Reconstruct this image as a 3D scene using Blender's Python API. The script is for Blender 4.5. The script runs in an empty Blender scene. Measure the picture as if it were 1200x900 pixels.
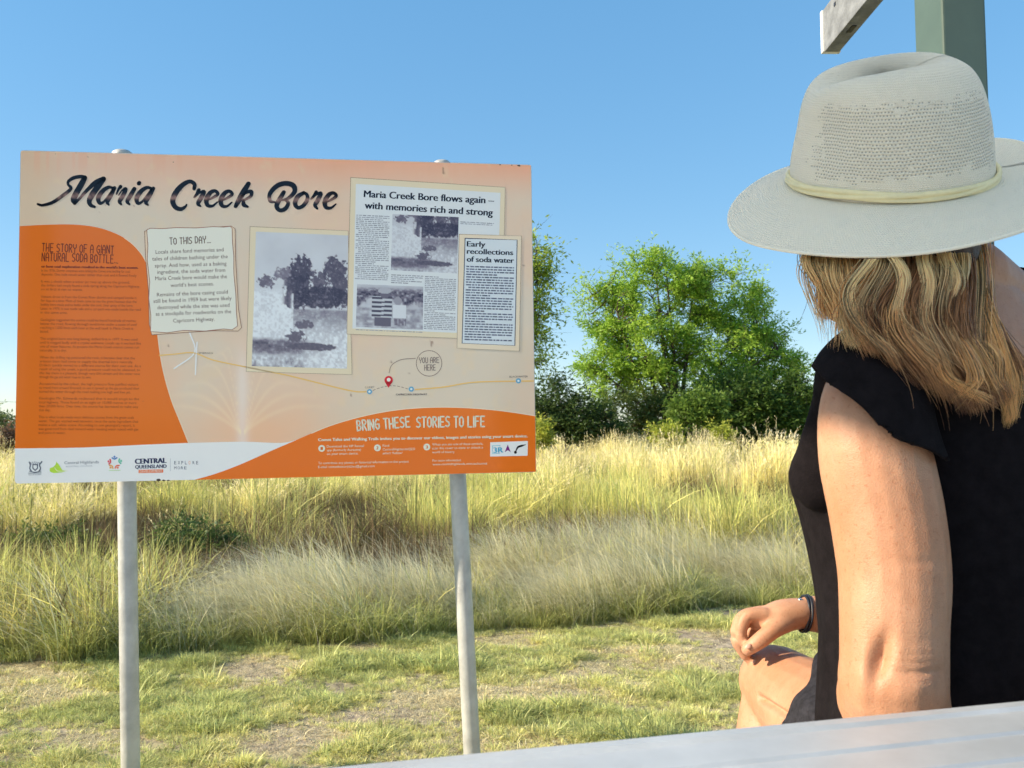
import bpy, bmesh, math, random
import numpy as np
from mathutils import Vector

# ---------------------------------------------------------------- camera, world, sun, exposure
SC = bpy.context.scene
COL = SC.collection
rad = math.radians
rng = np.random.default_rng(7)
random.seed(7)

FOC, HZ, CH = 950.0, 512.0, 0.95          # focal length in photo pixels, horizon row, camera height
PITCH = math.atan((HZ - 450.0) / FOC)
CAM = np.array([0.0, 0.0, CH])
FW = np.array([0, math.cos(PITCH), math.sin(PITCH)])
UP = np.array([0, -math.sin(PITCH), math.cos(PITCH)])
RT = np.array([1.0, 0, 0])

cd = bpy.data.cameras.new('camera')
cam = bpy.data.objects.new('camera', cd)
COL.objects.link(cam)
cam.location = CAM
cam.rotation_euler = (rad(90) + PITCH, 0, 0)
cd.sensor_width = 36
cd.lens = FOC * 36 / 1200
cd.clip_start = 0.05
cd.clip_end = 3000
cd.dof.use_dof = True
cd.dof.focus_distance = 1.6
cd.dof.aperture_fstop = 15
SC.camera = cam

SUN_AZ, SUN_EL = -101.3, 27.0              # degrees; azimuth from +Y towards +X
w = bpy.data.worlds.new('World')
SC.world = w
w.use_nodes = True
nt = w.node_tree
bg = nt.nodes['Background']
sky = nt.nodes.new('ShaderNodeTexSky')
sky.sky_type = 'NISHITA'
sky.sun_disc = False
sky.sun_elevation = rad(SUN_EL)
sky.sun_rotation = rad(SUN_AZ)
sky.altitude = 200
sky.air_density = 1.0
sky.dust_density = 0.0
sky.ozone_density = 3.0
hs = nt.nodes.new('ShaderNodeHueSaturation')
hs.inputs['Saturation'].default_value = 2.02
hs.inputs['Value'].default_value = 1.48
ga = nt.nodes.new('ShaderNodeGamma')
ga.inputs['Gamma'].default_value = 0.40
nt.links.new(sky.outputs[0], ga.inputs['Color'])
nt.links.new(ga.outputs[0], hs.inputs['Color'])
nt.links.new(hs.outputs[0], bg.inputs[0])
bg.inputs[1].default_value = 0.15
sd = bpy.data.lights.new('sun', 'SUN')
sun = bpy.data.objects.new('sun', sd)
COL.objects.link(sun)
sd.energy = 3.9
sd.angle = rad(0.53)
sd.color = (1.0, 0.86, 0.66)
S = Vector((math.sin(rad(SUN_AZ)) * math.cos(rad(SUN_EL)), math.cos(rad(SUN_AZ)) * math.cos(rad(SUN_EL)), math.sin(rad(SUN_EL))))
sun.rotation_euler = S.to_track_quat('Z', 'Y').to_euler()
SC.view_settings.view_transform = 'Standard'
SC.view_settings.look = 'None'
SC.view_settings.exposure = 1.17
SC.view_settings.gamma = 1.0
SC.render.resolution_x, SC.render.resolution_y = 1024, 768
SC.render.engine = 'CYCLES'
SC.cycles.max_bounces = 6
SC.cycles.use_adaptive_sampling = True
SC.cycles.adaptive_threshold = 0.025
SC.cycles.transparent_max_bounces = 6
try:
    SC.cycles.use_denoising = True
except Exception:
    pass


# ---------------------------------------------------------------- helpers
def P(x, y, d):
    """photo pixel at world depth d (metres along +Y) -> world point"""
    v = FW + RT * (x - 600) / FOC + UP * (450 - y) / FOC
    return CAM + v * (d / v[1])


def s2l(c):
    c = np.asarray(c, float)
    return np.where(c <= 0.04045, c / 12.92, ((c + 0.055) / 1.055) ** 2.4)


def rgb(r, g, b):
    return tuple(s2l(np.array([r, g, b]) / 255.0))


def new_mat(name):
    m = bpy.data.materials.new(name)
    m.use_nodes = True
    n = m.node_tree.nodes
    return m, m.node_tree, n['Principled BSDF'], n['Material Output']


def pmat(name, col, rough=0.6, metal=0.0, spec=0.5, noise=None, amt=0.15, bump=0.0, bscale=60.0, coat=0.0, rnoise=0.0, col2=None):
    """plain surface with two scales of noise in its colour, and fine bump"""
    m, t, b, o = new_mat(name)
    b.inputs['Roughness'].default_value = rough
    b.inputs['Metallic'].default_value = metal
    b.inputs['Specular IOR Level'].default_value = spec
    b.inputs['Coat Weight'].default_value = coat
    b.inputs['Base Color'].default_value = (*col, 1)
    tc = t.nodes.new('ShaderNodeTexCoord')
    if noise:
        nz = t.nodes.new('ShaderNodeTexNoise')
        nz.inputs['Scale'].default_value = noise
        nz.inputs['Detail'].default_value = 6
        nz.inputs['Roughness'].default_value = 0.65
        t.links.new(tc.outputs['Object'], nz.inputs['Vector'])
        r = t.nodes.new('ShaderNodeValToRGB')
        c2 = col2 or tuple(min(1, c * (1 + amt)) for c in col)
        c1 = col if col2 else tuple(c * (1 - amt) for c in col)
        r.color_ramp.elements[0].color = (*c1, 1)
        r.color_ramp.elements[1].color = (*c2, 1)
        r.color_ramp.elements[0].position = 0.35
        r.color_ramp.elements[1].position = 0.65
        t.links.new(nz.outputs['Fac'], r.inputs['Fac'])
        t.links.new(r.outputs['Color'], b.inputs['Base Color'])
        if rnoise:
            mr = t.nodes.new('ShaderNodeMapRange')
            mr.inputs[3].default_value = max(0, rough - rnoise)
            mr.inputs[4].default_value = min(1, rough + rnoise)
            t.links.new(nz.outputs['Fac'], mr.inputs[0])
            t.links.new(mr.outputs[0], b.inputs['Roughness'])
    if bump:
        nb = t.nodes.new('ShaderNodeTexNoise')
        nb.inputs['Scale'].default_value = bscale
        nb.inputs['Detail'].default_value = 5
        t.links.new(tc.outputs['Object'], nb.inputs['Vector'])
        bn = t.nodes.new('ShaderNodeBump')
        bn.inputs['Strength'].default_value = 1.0
        bn.inputs['Distance'].default_value = bump
        t.links.new(nb.outputs['Fac'], bn.inputs['Height'])
        t.links.new(bn.outputs['Normal'], b.inputs['Normal'])
    return m


def attr_mat(name, rough=0.6, transl=0.0, spec=0.4, attr='tint', coat=0.0, ior=1.45):
    """surface coloured by the mesh colour attribute; leaves let some light through"""
    m, t, b, o = new_mat(name)
    a = t.nodes.new('ShaderNodeAttribute')
    a.attribute_name = attr
    t.links.new(a.outputs['Color'], b.inputs['Base Color'])
    b.inputs['Roughness'].default_value = rough
    b.inputs['Specular IOR Level'].default_value = spec
    b.inputs['Coat Weight'].default_value = coat
    b.inputs['IOR'].default_value = ior
    if transl:
        tr = t.nodes.new('ShaderNodeBsdfTranslucent')
        mx = t.nodes.new('ShaderNodeMixShader')
        mx.inputs[0].default_value = transl
        t.links.new(a.outputs['Color'], tr.inputs['Color'])
        t.links.new(b.outputs[0], mx.inputs[1])
        t.links.new(tr.outputs[0], mx.inputs[2])
        t.links.new(mx.outputs[0], o.inputs['Surface'])
    return m


def tag(o, label=None, cat=None, group=None, kind=None):
    for k, v in (('label', label), ('category', cat), ('group', group), ('kind', kind)):
        if v:
            o[k] = v
    return o


def empty(name, loc):
    o = bpy.data.objects.new(name, None)
    o.empty_display_size = 0.1
    COL.objects.link(o)
    o.location = tuple(loc)
    return o


def wloc(o):
    p = np.zeros(3)
    while o is not None:
        p += np.array(o.location)
        o = o.parent
    return p


def mesh(name, verts, faces, mat, parent=None, smooth=False, tint=None, loc=None, uv=None):
    """verts in world space; faces as an (n,k) array or a list. One linked mesh object"""
    verts = np.asarray(verts, float).reshape(-1, 3)
    base = wloc(parent) if parent is not None else np.zeros(3)
    me = bpy.data.meshes.new(name)
    lv = verts - base - (np.zeros(3) if loc is None else np.asarray(loc))
    if isinstance(faces, np.ndarray):
        nf, k = faces.shape
        me.vertices.add(len(lv))
        me.vertices.foreach_set('co', lv.astype(np.float32).ravel())
        me.loops.add(nf * k)
        me.loops.foreach_set('vertex_index', faces.astype(np.int32).ravel())
        me.polygons.add(nf)
        me.polygons.foreach_set('loop_start', np.arange(0, nf * k, k, dtype=np.int32))
        me.update(calc_edges=True)
    else:
        me.from_pydata([tuple(v) for v in lv], [], [tuple(int(i) for i in f) for f in faces])
        me.update()
    if smooth:
        me.polygons.foreach_set('use_smooth', np.ones(len(me.polygons), dtype=bool))
    if tint is not None:
        a = me.color_attributes.new('tint', 'FLOAT_COLOR', 'POINT')
        c = np.ones((len(lv), 4), np.float32)
        c[:, :3] = tint
        a.data.foreach_set('color', c.ravel())
    if uv is not None:
        l = me.uv_layers.new(name='uv')
        idx = np.empty(len(me.loops), np.int32)
        me.loops.foreach_get('vertex_index', idx)
        l.data.foreach_set('uv', np.asarray(uv, np.float32)[idx].ravel())
    if mat:
        me.materials.append(mat)
    o = bpy.data.objects.new(name, me)
    COL.objects.link(o)
    if parent is not None:
        o.parent = parent
    if loc is not None:
        o.location = tuple(loc)
    return o


class MB:
    """collects shapes that make up one part"""
    def __init__(self):
        self.v, self.f, self.n = [], [], 0

    def add(self, v, f):
        v = np.asarray(v, float)
        self.v.append(v)
        self.f += [tuple(i + self.n for i in q) for q in f]
        self.n += len(v)

    def build(self, name, mat, parent=None, smooth=False, bevel=0.0, seg=2):
        o = mesh(name, np.concatenate(self.v), self.f, mat, parent, smooth)
        if bevel:
            bm = bmesh.new()
            bm.from_mesh(o.data)
            es = [e for e in bm.edges if e.is_manifold and e.calc_face_angle(0) > 0.5]
            bmesh.ops.bevel(bm, geom=es, offset=bevel, segments=seg, affect='EDGES', profile=0.6)
            bm.to_mesh(o.data)
            bm.free()
        return o

    def box(self, c, ax, ay, az):
        """centre and three half-axis vectors"""
        c, ax, ay, az = map(lambda q: np.asarray(q, float), (c, ax, ay, az))
        v = [c + sx * ax + sy * ay + sz * az for sz in (-1, 1) for sy in (-1, 1) for sx in (-1, 1)]
        self.add(v, [(0, 2, 3, 1), (4, 5, 7, 6), (0, 1, 5, 4), (2, 6, 7, 3), (0, 4, 6, 2), (1, 3, 7, 5)])

    def tube(self, a, b, r0, r1=None, n=20, caps=True):
        a, b = np.asarray(a, float), np.asarray(b, float)
        r1 = r0 if r1 is None else r1
        d = (b - a) / np.linalg.norm(b - a)
        u = np.cross(d, [0, 0, 1.0])
        if np.linalg.norm(u) < 1e-3:
            u = np.cross(d, [0, 1.0, 0])
        u /= np.linalg.norm(u)
        v = np.cross(d, u)
        t = np.arange(n) * 2 * np.pi / n
        ring = np.outer(np.cos(t), u) + np.outer(np.sin(t), v)
        vs = np.vstack([a + ring * r0, b + ring * r1])
        f = [(i, (i + 1) % n, n + (i + 1) % n, n + i) for i in range(n)]
        if caps:
            f += [tuple(range(n))[::-1], tuple(range(n, 2 * n))]
        self.add(vs, f)


def crom(pts, k=6):
    """Catmull-Rom through the rows of pts"""
    p = np.asarray(pts, float)
    q = np.vstack([2 * p[0] - p[1], p, 2 * p[-1] - p[-2]])
    out = []
    for i in range(1, len(q) - 2):
        for t in np.arange(k) / k:
            out.append(0.5 * ((2 * q[i]) + (-q[i - 1] + q[i + 1]) * t + (2 * q[i - 1] - 5 * q[i] + 4 * q[i + 1] - q[i + 2]) * t * t
                              + (-q[i - 1] + 3 * q[i] - 3 * q[i + 1] + q[i + 2]) * t ** 3))
    out.append(q[-2])
    return np.array(out)


def vnoise(x, y, seed=0):
    """value noise, numpy"""
    xi, yi = np.floor(x).astype(int), np.floor(y).astype(int)
    fx, fy = x - xi, y - yi
    fx, fy = fx * fx * (3 - 2 * fx), fy * fy * (3 - 2 * fy)

    def h(a, b):
        n = (a * 374761393 + b * 668265263 + seed * 1442695041) & 0xffffffff
        n = ((n ^ (n >> 13)) * 1274126177) & 0xffffffff
        return ((n ^ (n >> 16)) & 0xffff) / 65535.0
    return (h(xi, yi) * (1 - fx) + h(xi + 1, yi) * fx) * (1 - fy) + (h(xi, yi + 1) * (1 - fx) + h(xi + 1, yi + 1) * fx) * fy


def fbm(x, y, seed=0, o=4):
    s, a, t = 0.0, 0.5, 0.0
    for i in range(o):
        s = s + a * vnoise(x * 2 ** i, y * 2 ** i, seed + i * 17)
        t += a
        a *= 0.5
    return s / t


def sstep(a, b, x):
    t = np.clip((x - a) / (b - a), 0, 1)
    return t * t * (3 - 2 * t)


# ---------------------------------------------------------------- ground and air
def field_front(X):
    """depth at which the tall grass begins"""
    px = np.array([-4.0, -2.3, -1.6, -1.1, -0.75, -0.1, 0.45, 1.25, 2.2, 5.0])
    py = np.array([3.4, 3.45, 3.62, 3.8, 3.86, 4.1, 4.25, 4.6, 4.7, 4.9])
    X = np.asarray(X, float)
    return np.interp(X, px, py) + 0.26 * (fbm(X * 1.4 + 70, X * 0 + 2.5, 19, 3) - 0.5)


def rise(y):
    """the field climbs gently behind the mown strip"""
    return 0.25 * sstep(4.5, 13.0, y)


def ground_h(x, y):
    b = 0.05 * (fbm(x * 0.9 + 50, y * 0.9 + 50, 3, 3) - 0.5) + 0.014 * (fbm(x * 7 + 90, y * 7 + 90, 5, 3) - 0.5)
    return b * sstep(0.9, 2.2, y) + 0.0


def build_ground():
    m, t, b, o = new_mat('dry_soil_and_turf')
    tc = t.nodes.new('ShaderNodeTexCoord')

    def nz(scale, detail=6, rough=0.6):
        n = t.nodes.new('ShaderNodeTexNoise')
        n.inputs['Scale'].default_value = scale
        n.inputs['Detail'].default_value = detail
        n.inputs['Roughness'].default_value = rough
        t.links.new(tc.outputs['Object'], n.inputs['Vector'])
        return n
    a, c = nz(1.6), nz(22)
    r = t.nodes.new('ShaderNodeValToRGB')
    e = r.color_ramp.elements
    e[0].position, e[1].position = 0.38, 0.62
    e[0].color = (0.46, 0.39, 0.30, 1)
    e[1].color = (0.44, 0.39, 0.22, 1)
    t.links.new(a.outputs['Fac'], r.inputs['Fac'])
    r2 = t.nodes.new('ShaderNodeValToRGB')
    e = r2.color_ramp.elements
    e[0].position, e[1].position = 0.35, 0.7
    e[0].color = (0.45, 0.42, 0.4, 1)
    e[1].color = (1.25, 1.2, 1.1, 1)
    t.links.new(c.outputs['Fac'], r2.inputs['Fac'])
    mx = t.nodes.new('ShaderNodeMix')
    mx.data_type = 'RGBA'
    mx.blend_type = 'MULTIPLY'
    mx.inputs[0].default_value = 1.0
    t.links.new(r.outputs[0], mx.inputs[6])
    t.links.new(r2.outputs[0], mx.inputs[7])
    # far field: dry grass seen from afar
    sp = t.nodes.new('ShaderNodeSeparateXYZ')
    t.links.new(tc.outputs['Object'], sp.inputs[0])
    mr = t.nodes.new('ShaderNodeMapRange')
    mr.inputs[1].default_value, mr.inputs[2].default_value = 12, 30
    t.links.new(sp.outputs['Y'], mr.inputs[0])
    m2 = t.nodes.new('ShaderNodeMix')
    m2.data_type = 'RGBA'
    t.links.new(mr.outputs[0], m2.inputs[0])
    t.links.new(mx.outputs[2], m2.inputs[6])
    m2.inputs[7].default_value = (0.55, 0.46, 0.2, 1)
    t.links.new(m2.outputs[2], b.inputs['Base Color'])
    b.inputs['Roughness'].default_value = 0.95
    b.inputs['Specular IOR Level'].default_value = 0.15
    bn = t.nodes.new('ShaderNodeBump')
    bn.inputs['Distance'].default_value = 0.012
    t.links.new(nz(55, 6).outputs['Fac'], bn.inputs['Height'])
    t.links.new(bn.outputs['Normal'], b.inputs['Normal'])
    xs = np.unique(np.concatenate([np.linspace(-900, -8, 12), np.linspace(-8, 8, 200), np.linspace(8, 900, 12)]))
    ys = np.unique(np.concatenate([np.linspace(-300, 0, 8), np.linspace(0, 8, 130), np.linspace(8, 14, 20), np.geomspace(14, 1500, 30)]))
    X, Y = np.meshgrid(xs, ys)
    Z = ground_h(X, Y) * (np.abs(X) < 8.1) * (Y < 8.1) + rise(Y)
    v = np.stack([X, Y, Z], -1).reshape(-1, 3)
    nx, ny = len(xs), len(ys)
    i = np.arange(nx * ny).reshape(ny, nx)
    f = np.stack([i[:-1, :-1], i[:-1, 1:], i[1:, 1:], i[1:, :-1]], -1).reshape(-1, 4)
    g = mesh('ground', v, f, m, smooth=True)
    tag(g, kind='structure')


build_ground()

LEAF = attr_mat('grass_blade', rough=0.55, transl=0.35, spec=0.3)
# every clump has its own tone
_t = LEAF.node_tree
_oi = _t.nodes.new('ShaderNodeObjectInfo')
_mr = _t.nodes.new('ShaderNodeMapRange')
_mr.inputs[3].default_value, _mr.inputs[4].default_value = 0.8, 1.7
_t.links.new(_oi.outputs['Random'], _mr.inputs[0])
_mx = _t.nodes.new('ShaderNodeMix')
_mx.data_type, _mx.blend_type = 'RGBA', 'MULTIPLY'
_mx.inputs[0].default_value = 1.0
_at = [n for n in _t.nodes if n.type == 'ATTRIBUTE'][0]
_t.links.new(_at.outputs['Color'], _mx.inputs[6])
_t.links.new(_mr.outputs[0], _mx.inputs[7])
for _n in list(_t.nodes):
    if _n.type == 'BSDF_PRINCIPLED':
        _t.links.new(_mx.outputs[2], _n.inputs['Base Color'])
    if _n.type == 'BSDF_TRANSLUCENT':
        _t.links.new(_mx.outputs[2], _n.inputs['Color'])
TLEAF = attr_mat('tree_leaf', rough=0.5, transl=0.42, spec=0.35)


def blades(n, base_r, h, hv, lean, leanv, width, col_a, col_b, dirn=None, seg=4, curl=0.5, seed=0, tipcol=None, heads=0.0, headcol=None, headlen=0.09):
    """a clump of n grass blades -> verts, quads, tint. lean: sideways travel of the tip as a share of height"""
    r = np.random.default_rng(seed)
    V, F, T = [], [], []
    nv = 0
    for k in range(n):
        a = r.uniform(0, 2 * np.pi)
        rr = base_r * math.sqrt(r.uniform())
        b0 = np.array([rr * math.cos(a), rr * math.sin(a), 0])
        hh = h * (1 + hv * r.uniform(-1, 1))
        ln = max(0.0, lean + leanv * r.normal())
        if dirn is None:
            d = np.array([math.cos(a + r.normal() * 0.7), math.sin(a + r.normal() * 0.7), 0])
        else:
            q = dirn + r.normal() * 0.5
            d = np.array([math.cos(q), math.sin(q), 0])
        side = np.cross(d, [0, 0, 1.0])
        tw = r.uniform(-1.2, 1.2)
        side = side * math.cos(tw) + d * math.sin(tw)
        ww = width * r.uniform(0.6, 1.3)
        c = np.array(col_a) * (1 - (m := r.uniform())) + np.array(col_b) * m
        c = c * r.uniform(0.75, 1.2)
        s = np.linspace(0, 1, seg + 1)
        path = b0 + np.outer(s ** (1 + curl * 1.6), d) * hh * ln + np.outer(s - 0.30 * ln * s ** 3, [0, 0, 1.0]) * hh
        wd = ww * (1 - s ** 1.5 * 0.92)
        L, R_ = path - np.outer(wd / 2, side), path + np.outer(wd / 2, side)
        V += [L, R_]
        for i in range(seg):
            F.append((nv + i, nv + seg + 1 + i, nv + seg + 2 + i, nv + i + 1))
        cc = np.outer(1 - s, c * 0.8) + np.outer(s, c if tipcol is None else np.array(tipcol) * r.uniform(0.8, 1.15))
        T += [cc, cc]
        nv += 2 * (seg + 1)
        if heads and r.uniform() < heads:
            tip = path[-1]
            dd = path[-1] - path[-2]
            dd = dd / np.linalg.norm(dd)
            hc = np.array(headcol) * r.uniform(0.8, 1.2)
            for j in range(6):
                q = r.normal(size=3)
                q -= dd * (q @ dd)
                q /= np.linalg.norm(q)
                p0 = tip - dd * headlen * (j / 6.0) * 0.9
                e = dd * 0.75 + q * 0.5
                L2 = headlen * r.uniform(0.25, 0.5)
                sd_ = np.cross(e, dd + 0.01)
                sd_ /= np.linalg.norm(sd_) + 1e-9
                V.append(np.array([p0, p0 + e * L2 * 0.5 + sd_ * 0.0022, p0 + e * L2, p0 + e * L2 * 0.5 - sd_ * 0.0022]))
                F.append((nv, nv + 1, nv + 2, nv + 3))
                T.append(np.tile(hc, (4, 1)))
                nv += 4
    return np.concatenate(V), np.array(F), np.concatenate(T)


def proto_mesh(name, vft, mat=None):
    v, f, t = vft
    me = bpy.data.meshes.new(name)
    nf, k = f.shape
    me.vertices.add(len(v))
    me.vertices.foreach_set('co', v.astype(np.float32).ravel())
    me.loops.add(nf * k)
    me.loops.foreach_set('vertex_index', f.astype(np.int32).ravel())
    me.polygons.add(nf)
    me.polygons.foreach_set('loop_start', np.arange(0, nf * k, k, dtype=np.int32))
    me.update(calc_edges=True)
    a = me.color_attributes.new('tint', 'FLOAT_COLOR', 'POINT')
    c = np.ones((len(v), 4), np.float32)
    c[:, :3] = t
    a.data.foreach_set('color', c.ravel())
    me.materials.append(mat or LEAF)
    return me


def scatter(name, protos, pts, rotz, scl, idx, label, cat, tilt=None):
    """one object of 'stuff': clumps set on its points by geometry nodes"""
    coll = bpy.data.collections.new(name + '_clumps')
    for i, me in enumerate(protos):
        coll.objects.link(bpy.data.objects.new('%s_%02d' % (name, i), me))
    me = bpy.data.meshes.new(name)
    me.vertices.add(len(pts))
    me.vertices.foreach_set('co', pts.astype(np.float32).ravel())
    rv = np.zeros((len(pts), 3), np.float32)
    if tilt is not None:
        rv[:, :2] = tilt
    rv[:, 2] = rotz
    me.attributes.new('rot', 'FLOAT_VECTOR', 'POINT').data.foreach_set('vector', rv.ravel())
    me.attributes.new('scl', 'FLOAT', 'POINT').data.foreach_set('value', scl.astype(np.float32))
    me.attributes.new('idx', 'INT', 'POINT').data.foreach_set('value', idx.astype(np.int32))
    o = bpy.data.objects.new(name, me)
    COL.objects.link(o)
    g = bpy.data.node_groups.new(name + '_scatter', 'GeometryNodeTree')
    g.interface.new_socket('Geometry', in_out='INPUT', socket_type='NodeSocketGeometry')
    g.interface.new_socket('Geometry', in_out='OUTPUT', socket_type='NodeSocketGeometry')
    N, L = g.nodes, g.links
    gi, go = N.new('NodeGroupInput'), N.new('NodeGroupOutput')
    ci = N.new('GeometryNodeCollectionInfo')
    ci.inputs['Collection'].default_value = coll
    ci.inputs['Separate Children'].default_value = True
    ci.inputs['Reset Children'].default_value = True

    def na(nm, ty):
        q = N.new('GeometryNodeInputNamedAttribute')
        q.data_type = ty
        q.inputs['Name'].default_value = nm
        return [s for s in q.outputs if s.enabled and s.name == 'Attribute'][0]
    ip = N.new('GeometryNodeInstanceOnPoints')
    L.new(gi.outputs[0], ip.inputs['Points'])
    L.new(ci.outputs[0], ip.inputs['Instance'])
    ip.inputs['Pick Instance'].default_value = True
    L.new(na('idx', 'INT'), ip.inputs['Instance Index'])
    er = N.new('FunctionNodeEulerToRotation')
    L.new(na('rot', 'FLOAT_VECTOR'), er.inputs[0])
    L.new(er.outputs[0], ip.inputs['Rotation'])
    L.new(na('scl', 'FLOAT'), ip.inputs['Scale'])
    L.new(ip.outputs[0], go.inputs[0])
    md = o.modifiers.new('scatter', 'NODES')
    md.node_group = g
    tag(o, label, cat, kind='stuff')
    return o


STRAW, PALE, GREEN = (0.66, 0.54, 0.25), (0.70, 0.60, 0.38), (0.17, 0.25, 0.045)
YEL = (0.72, 0.62, 0.20)


def build_short_grass():
    pr = []
    for k in range(4):
        pr.append(proto_mesh('tuft', blades(26, 0.022, 0.026, 0.6, 0.9, 0.5, 0.0034, (0.58, 0.58, 0.22), (0.74, 0.68, 0.32), seg=3, seed=k)))
    for k in range(3):
        pr.append(proto_mesh('tuft', blades(26, 0.022, 0.034, 0.6, 0.8, 0.5, 0.0036, (0.42, 0.47, 0.17), (0.64, 0.62, 0.26), seg=3, seed=10 + k)))
    for k in range(3):
        pr.append(proto_mesh('tuft', blades(22, 0.030, 0.015, 0.6, 1.6, 0.5, 0.0032, (0.74, 0.64, 0.36), (0.80, 0.72, 0.48), seg=3, seed=20 + k)))
    n = 120000
    r = np.random.default_rng(3)
    Y = np.sqrt(r.uniform(1.5 ** 2, 5.2 ** 2, n))
    X = r.uniform(-0.72, 0.72, n) * Y
    fine = fbm(X * 4.6 + 40, Y * 7.5 + 40, 11, 3)
    big = fbm(X * 1.0 + 20, Y * 2.3 + 20, 12, 3)
    ok = (fine * 0.6 + big * 0.4 > 0.39 + 0.07 * r.normal(size=n)) & (Y < field_front(X) + 0.35)
    X, Y, fine, big = X[ok], Y[ok], fine[ok], big[ok]
    n = len(X)
    hue = fbm(X * 2.9 + 5, Y * 4.6 + 5, 31, 3) + 0.09 * r.normal(size=n)
    idx = np.where(hue > 0.64, r.integers(4, 7, n), np.where(hue < 0.50, r.integers(7, 10, n), r.integers(0, 4, n)))
    scl = (0.48 + 0.5 * sstep(0.48, 0.75, fine)) * r.uniform(0.6, 1.3, n)
    scl = scl * np.where(r.uniform(size=n) < 0.012, 1.8, 1.0)
    pts = np.stack([X, Y, ground_h(X, Y) + rise(Y) - 0.003], -1)
    scatter('short_grass', pr, pts, r.uniform(0, 6.28, n), scl, idx, 'patchy short green and straw turf on bare soil in front of the tall grass', 'grass')


def build_tall_grass():
    r = np.random.default_rng(4)
    LW = math.pi + rad(6)
    up = [proto_mesh('a', blades(26, 0.05, 0.46, 0.4, 0.38, 0.3, 0.0065, (0.70, 0.62, 0.22), (0.86, 0.76, 0.36), seg=5, seed=100 + k, heads=0.4, headcol=(0.84, 0.72, 0.44))) for k in range(4)]
    gr = [proto_mesh('b', blades(30, 0.07, 0.38, 0.45, 0.65, 0.4, 0.0070, (0.42, 0.45, 0.13), (0.84, 0.74, 0.27), seg=5, seed=120 + k)) for k in range(4)]
    le = [proto_mesh('c', blades(24, 0.10, 0.44, 0.4, 1.0, 0.45, 0.0050, (0.22, 0.29, 0.10), (0.52, 0.50, 0.27), dirn=LW, seg=6, seed=140 + k, tipcol=(0.74, 0.67, 0.47), heads=0.0)) for k in range(5)]
    dk = [proto_mesh('d', blades(40, 0.08, 0.34, 0.4, 0.5, 0.4, 0.006, (0.09, 0.10, 0.04), (0.24, 0.15, 0.08), seg=4, seed=160 + k)) for k in range(2)]
    lw = [proto_mesh('e', blades(44, 0.08, 0.19, 0.5, 0.7, 0.4, 0.0045, (0.31, 0.37, 0.12), (0.60, 0.57, 0.22), seg=4, seed=180 + k)) for k in range(3)]
    pr = up + gr + le + dk + lw          # 0-3 straw, 4-7 green, 8-12 leaning, 13-14 weed, 15-17 low leafy
    parts = []

    def tussocks(n, y0, y1, per, spread, s0, xr=0.75, front=False):
        if front:
            CX = r.uniform(-4.0, 4.4, n)
            t = r.uniform(0, 1, n)
            CY = field_front(CX) + 0.05 + t * (y1 - y0)
        else:
            CY = np.sqrt(r.uniform(y0 ** 2, y1 ** 2, n))
            CX = r.uniform(-xr, xr, n) * CY
        k = fbm(CX * 0.45 + 80, CY * 0.30 + 80, 25, 3) + 0.10 * r.normal(size=n)
        hh = r.uniform(0.45, 1.25, n) * (0.8 + 0.5 * fbm(CX * 0.4 + 14, CY * 0.3 + 14, 35, 2))
        j = np.repeat(np.arange(n), per)
        m = len(j)
        q = r.normal(size=(m, 2)) * spread
        dist = np.hypot(q[:, 0], q[:, 1]) / spread
        X, Y = CX[j] + q[:, 0], CY[j] + q[:, 1] * 0.8
        Y = np.maximum(Y, field_front(X) + 0.02)
        kk = k[j] + 0.03 * r.normal(size=m)
        idx = np.where(kk > 0.53 - 0.05 * (CY[j] < 7.5), r.integers(4, 8, m), r.integers(0, 4, m))
        idx = np.where(r.uniform(size=m) < 0.10, r.integers(4, 8, m), idx)
        idx = np.where((r.uniform(size=m) < 0.07) & (dist > 1.0), r.integers(13, 15, m), idx)
        scl = s0 * hh[j] * (1.12 - 0.16 * np.minimum(dist, 2.5)) * r.uniform(0.8, 1.15, m)
        return X, Y, scl, idx, r.uniform(-3.1, 3.1, m)

    # fringe: low leafy skirt, then the bleached grass leaning to the left
    n = 2000
    X = r.uniform(-3.4, 4.2, n)
    Y = field_front(X) + r.uniform(0, 1, n) ** 1.3 * 0.45
    ks = fbm(X * 2.3 + 11, Y * 1.5 + 11, 67, 3)
    parts.append((X, Y, r.uniform(0.35, 1.0, n) * (0.5 + 0.9 * ks), np.where(r.uniform(size=n) < 0.85, r.integers(15, 18, n), r.integers(8, 13, n)), r.uniform(-0.8, 0.8, n)))
    n = 6500
    X = r.uniform(-3.2, 4.2, n)
    t = r.uniform(0, 1, n)
    cl = fbm(X * 1.6 + 7, t * 3 + 7, 63, 3)
    Y = field_front(X) + 0.04 + t * 1.25
    keep = (cl > 0.515 + 0.05 * r.normal(size=n)) & ((X > -1.95) | (r.uniform(size=n) < 0.25))
    idx = np.where(r.uniform(size=n) < 0.84, r.integers(8, 13, n), np.where(r.uniform(size=n) < 0.5, r.integers(4, 8, n), r.integers(15, 18, n)))
    scl = (0.46 + 0.36 * sstep(0.35, 0.65, cl)) * (0.75 + 0.35 * t) * np.interp(X, [-2.4, -1.0], [0.55, 1.0]) * r.uniform(0.75, 1.15, n)
    parts.append(tuple(a[keep] for a in (X, Y, scl, idx, r.uniform(-0.9, 0.9, n))))
    # coarse dark green stand at the left end
    n = 700
    X = r.uniform(-3.4, -1.75, n)
    Y = field_front(X) + 0.1 + r.uniform(0, 1, n) * 1.3
    parts.append((X, Y, r.uniform(0.55, 1.0, n), np.where(r.uniform(size=n) < 0.65, r.integers(4, 8, n), r.integers(13, 18, n)), r.uniform(-3, 3, n)))
    m = 1200                                  # dark weeds in the hollow behind the leaning grass
    X = r.uniform(-3.6, 4.0, m)
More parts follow.
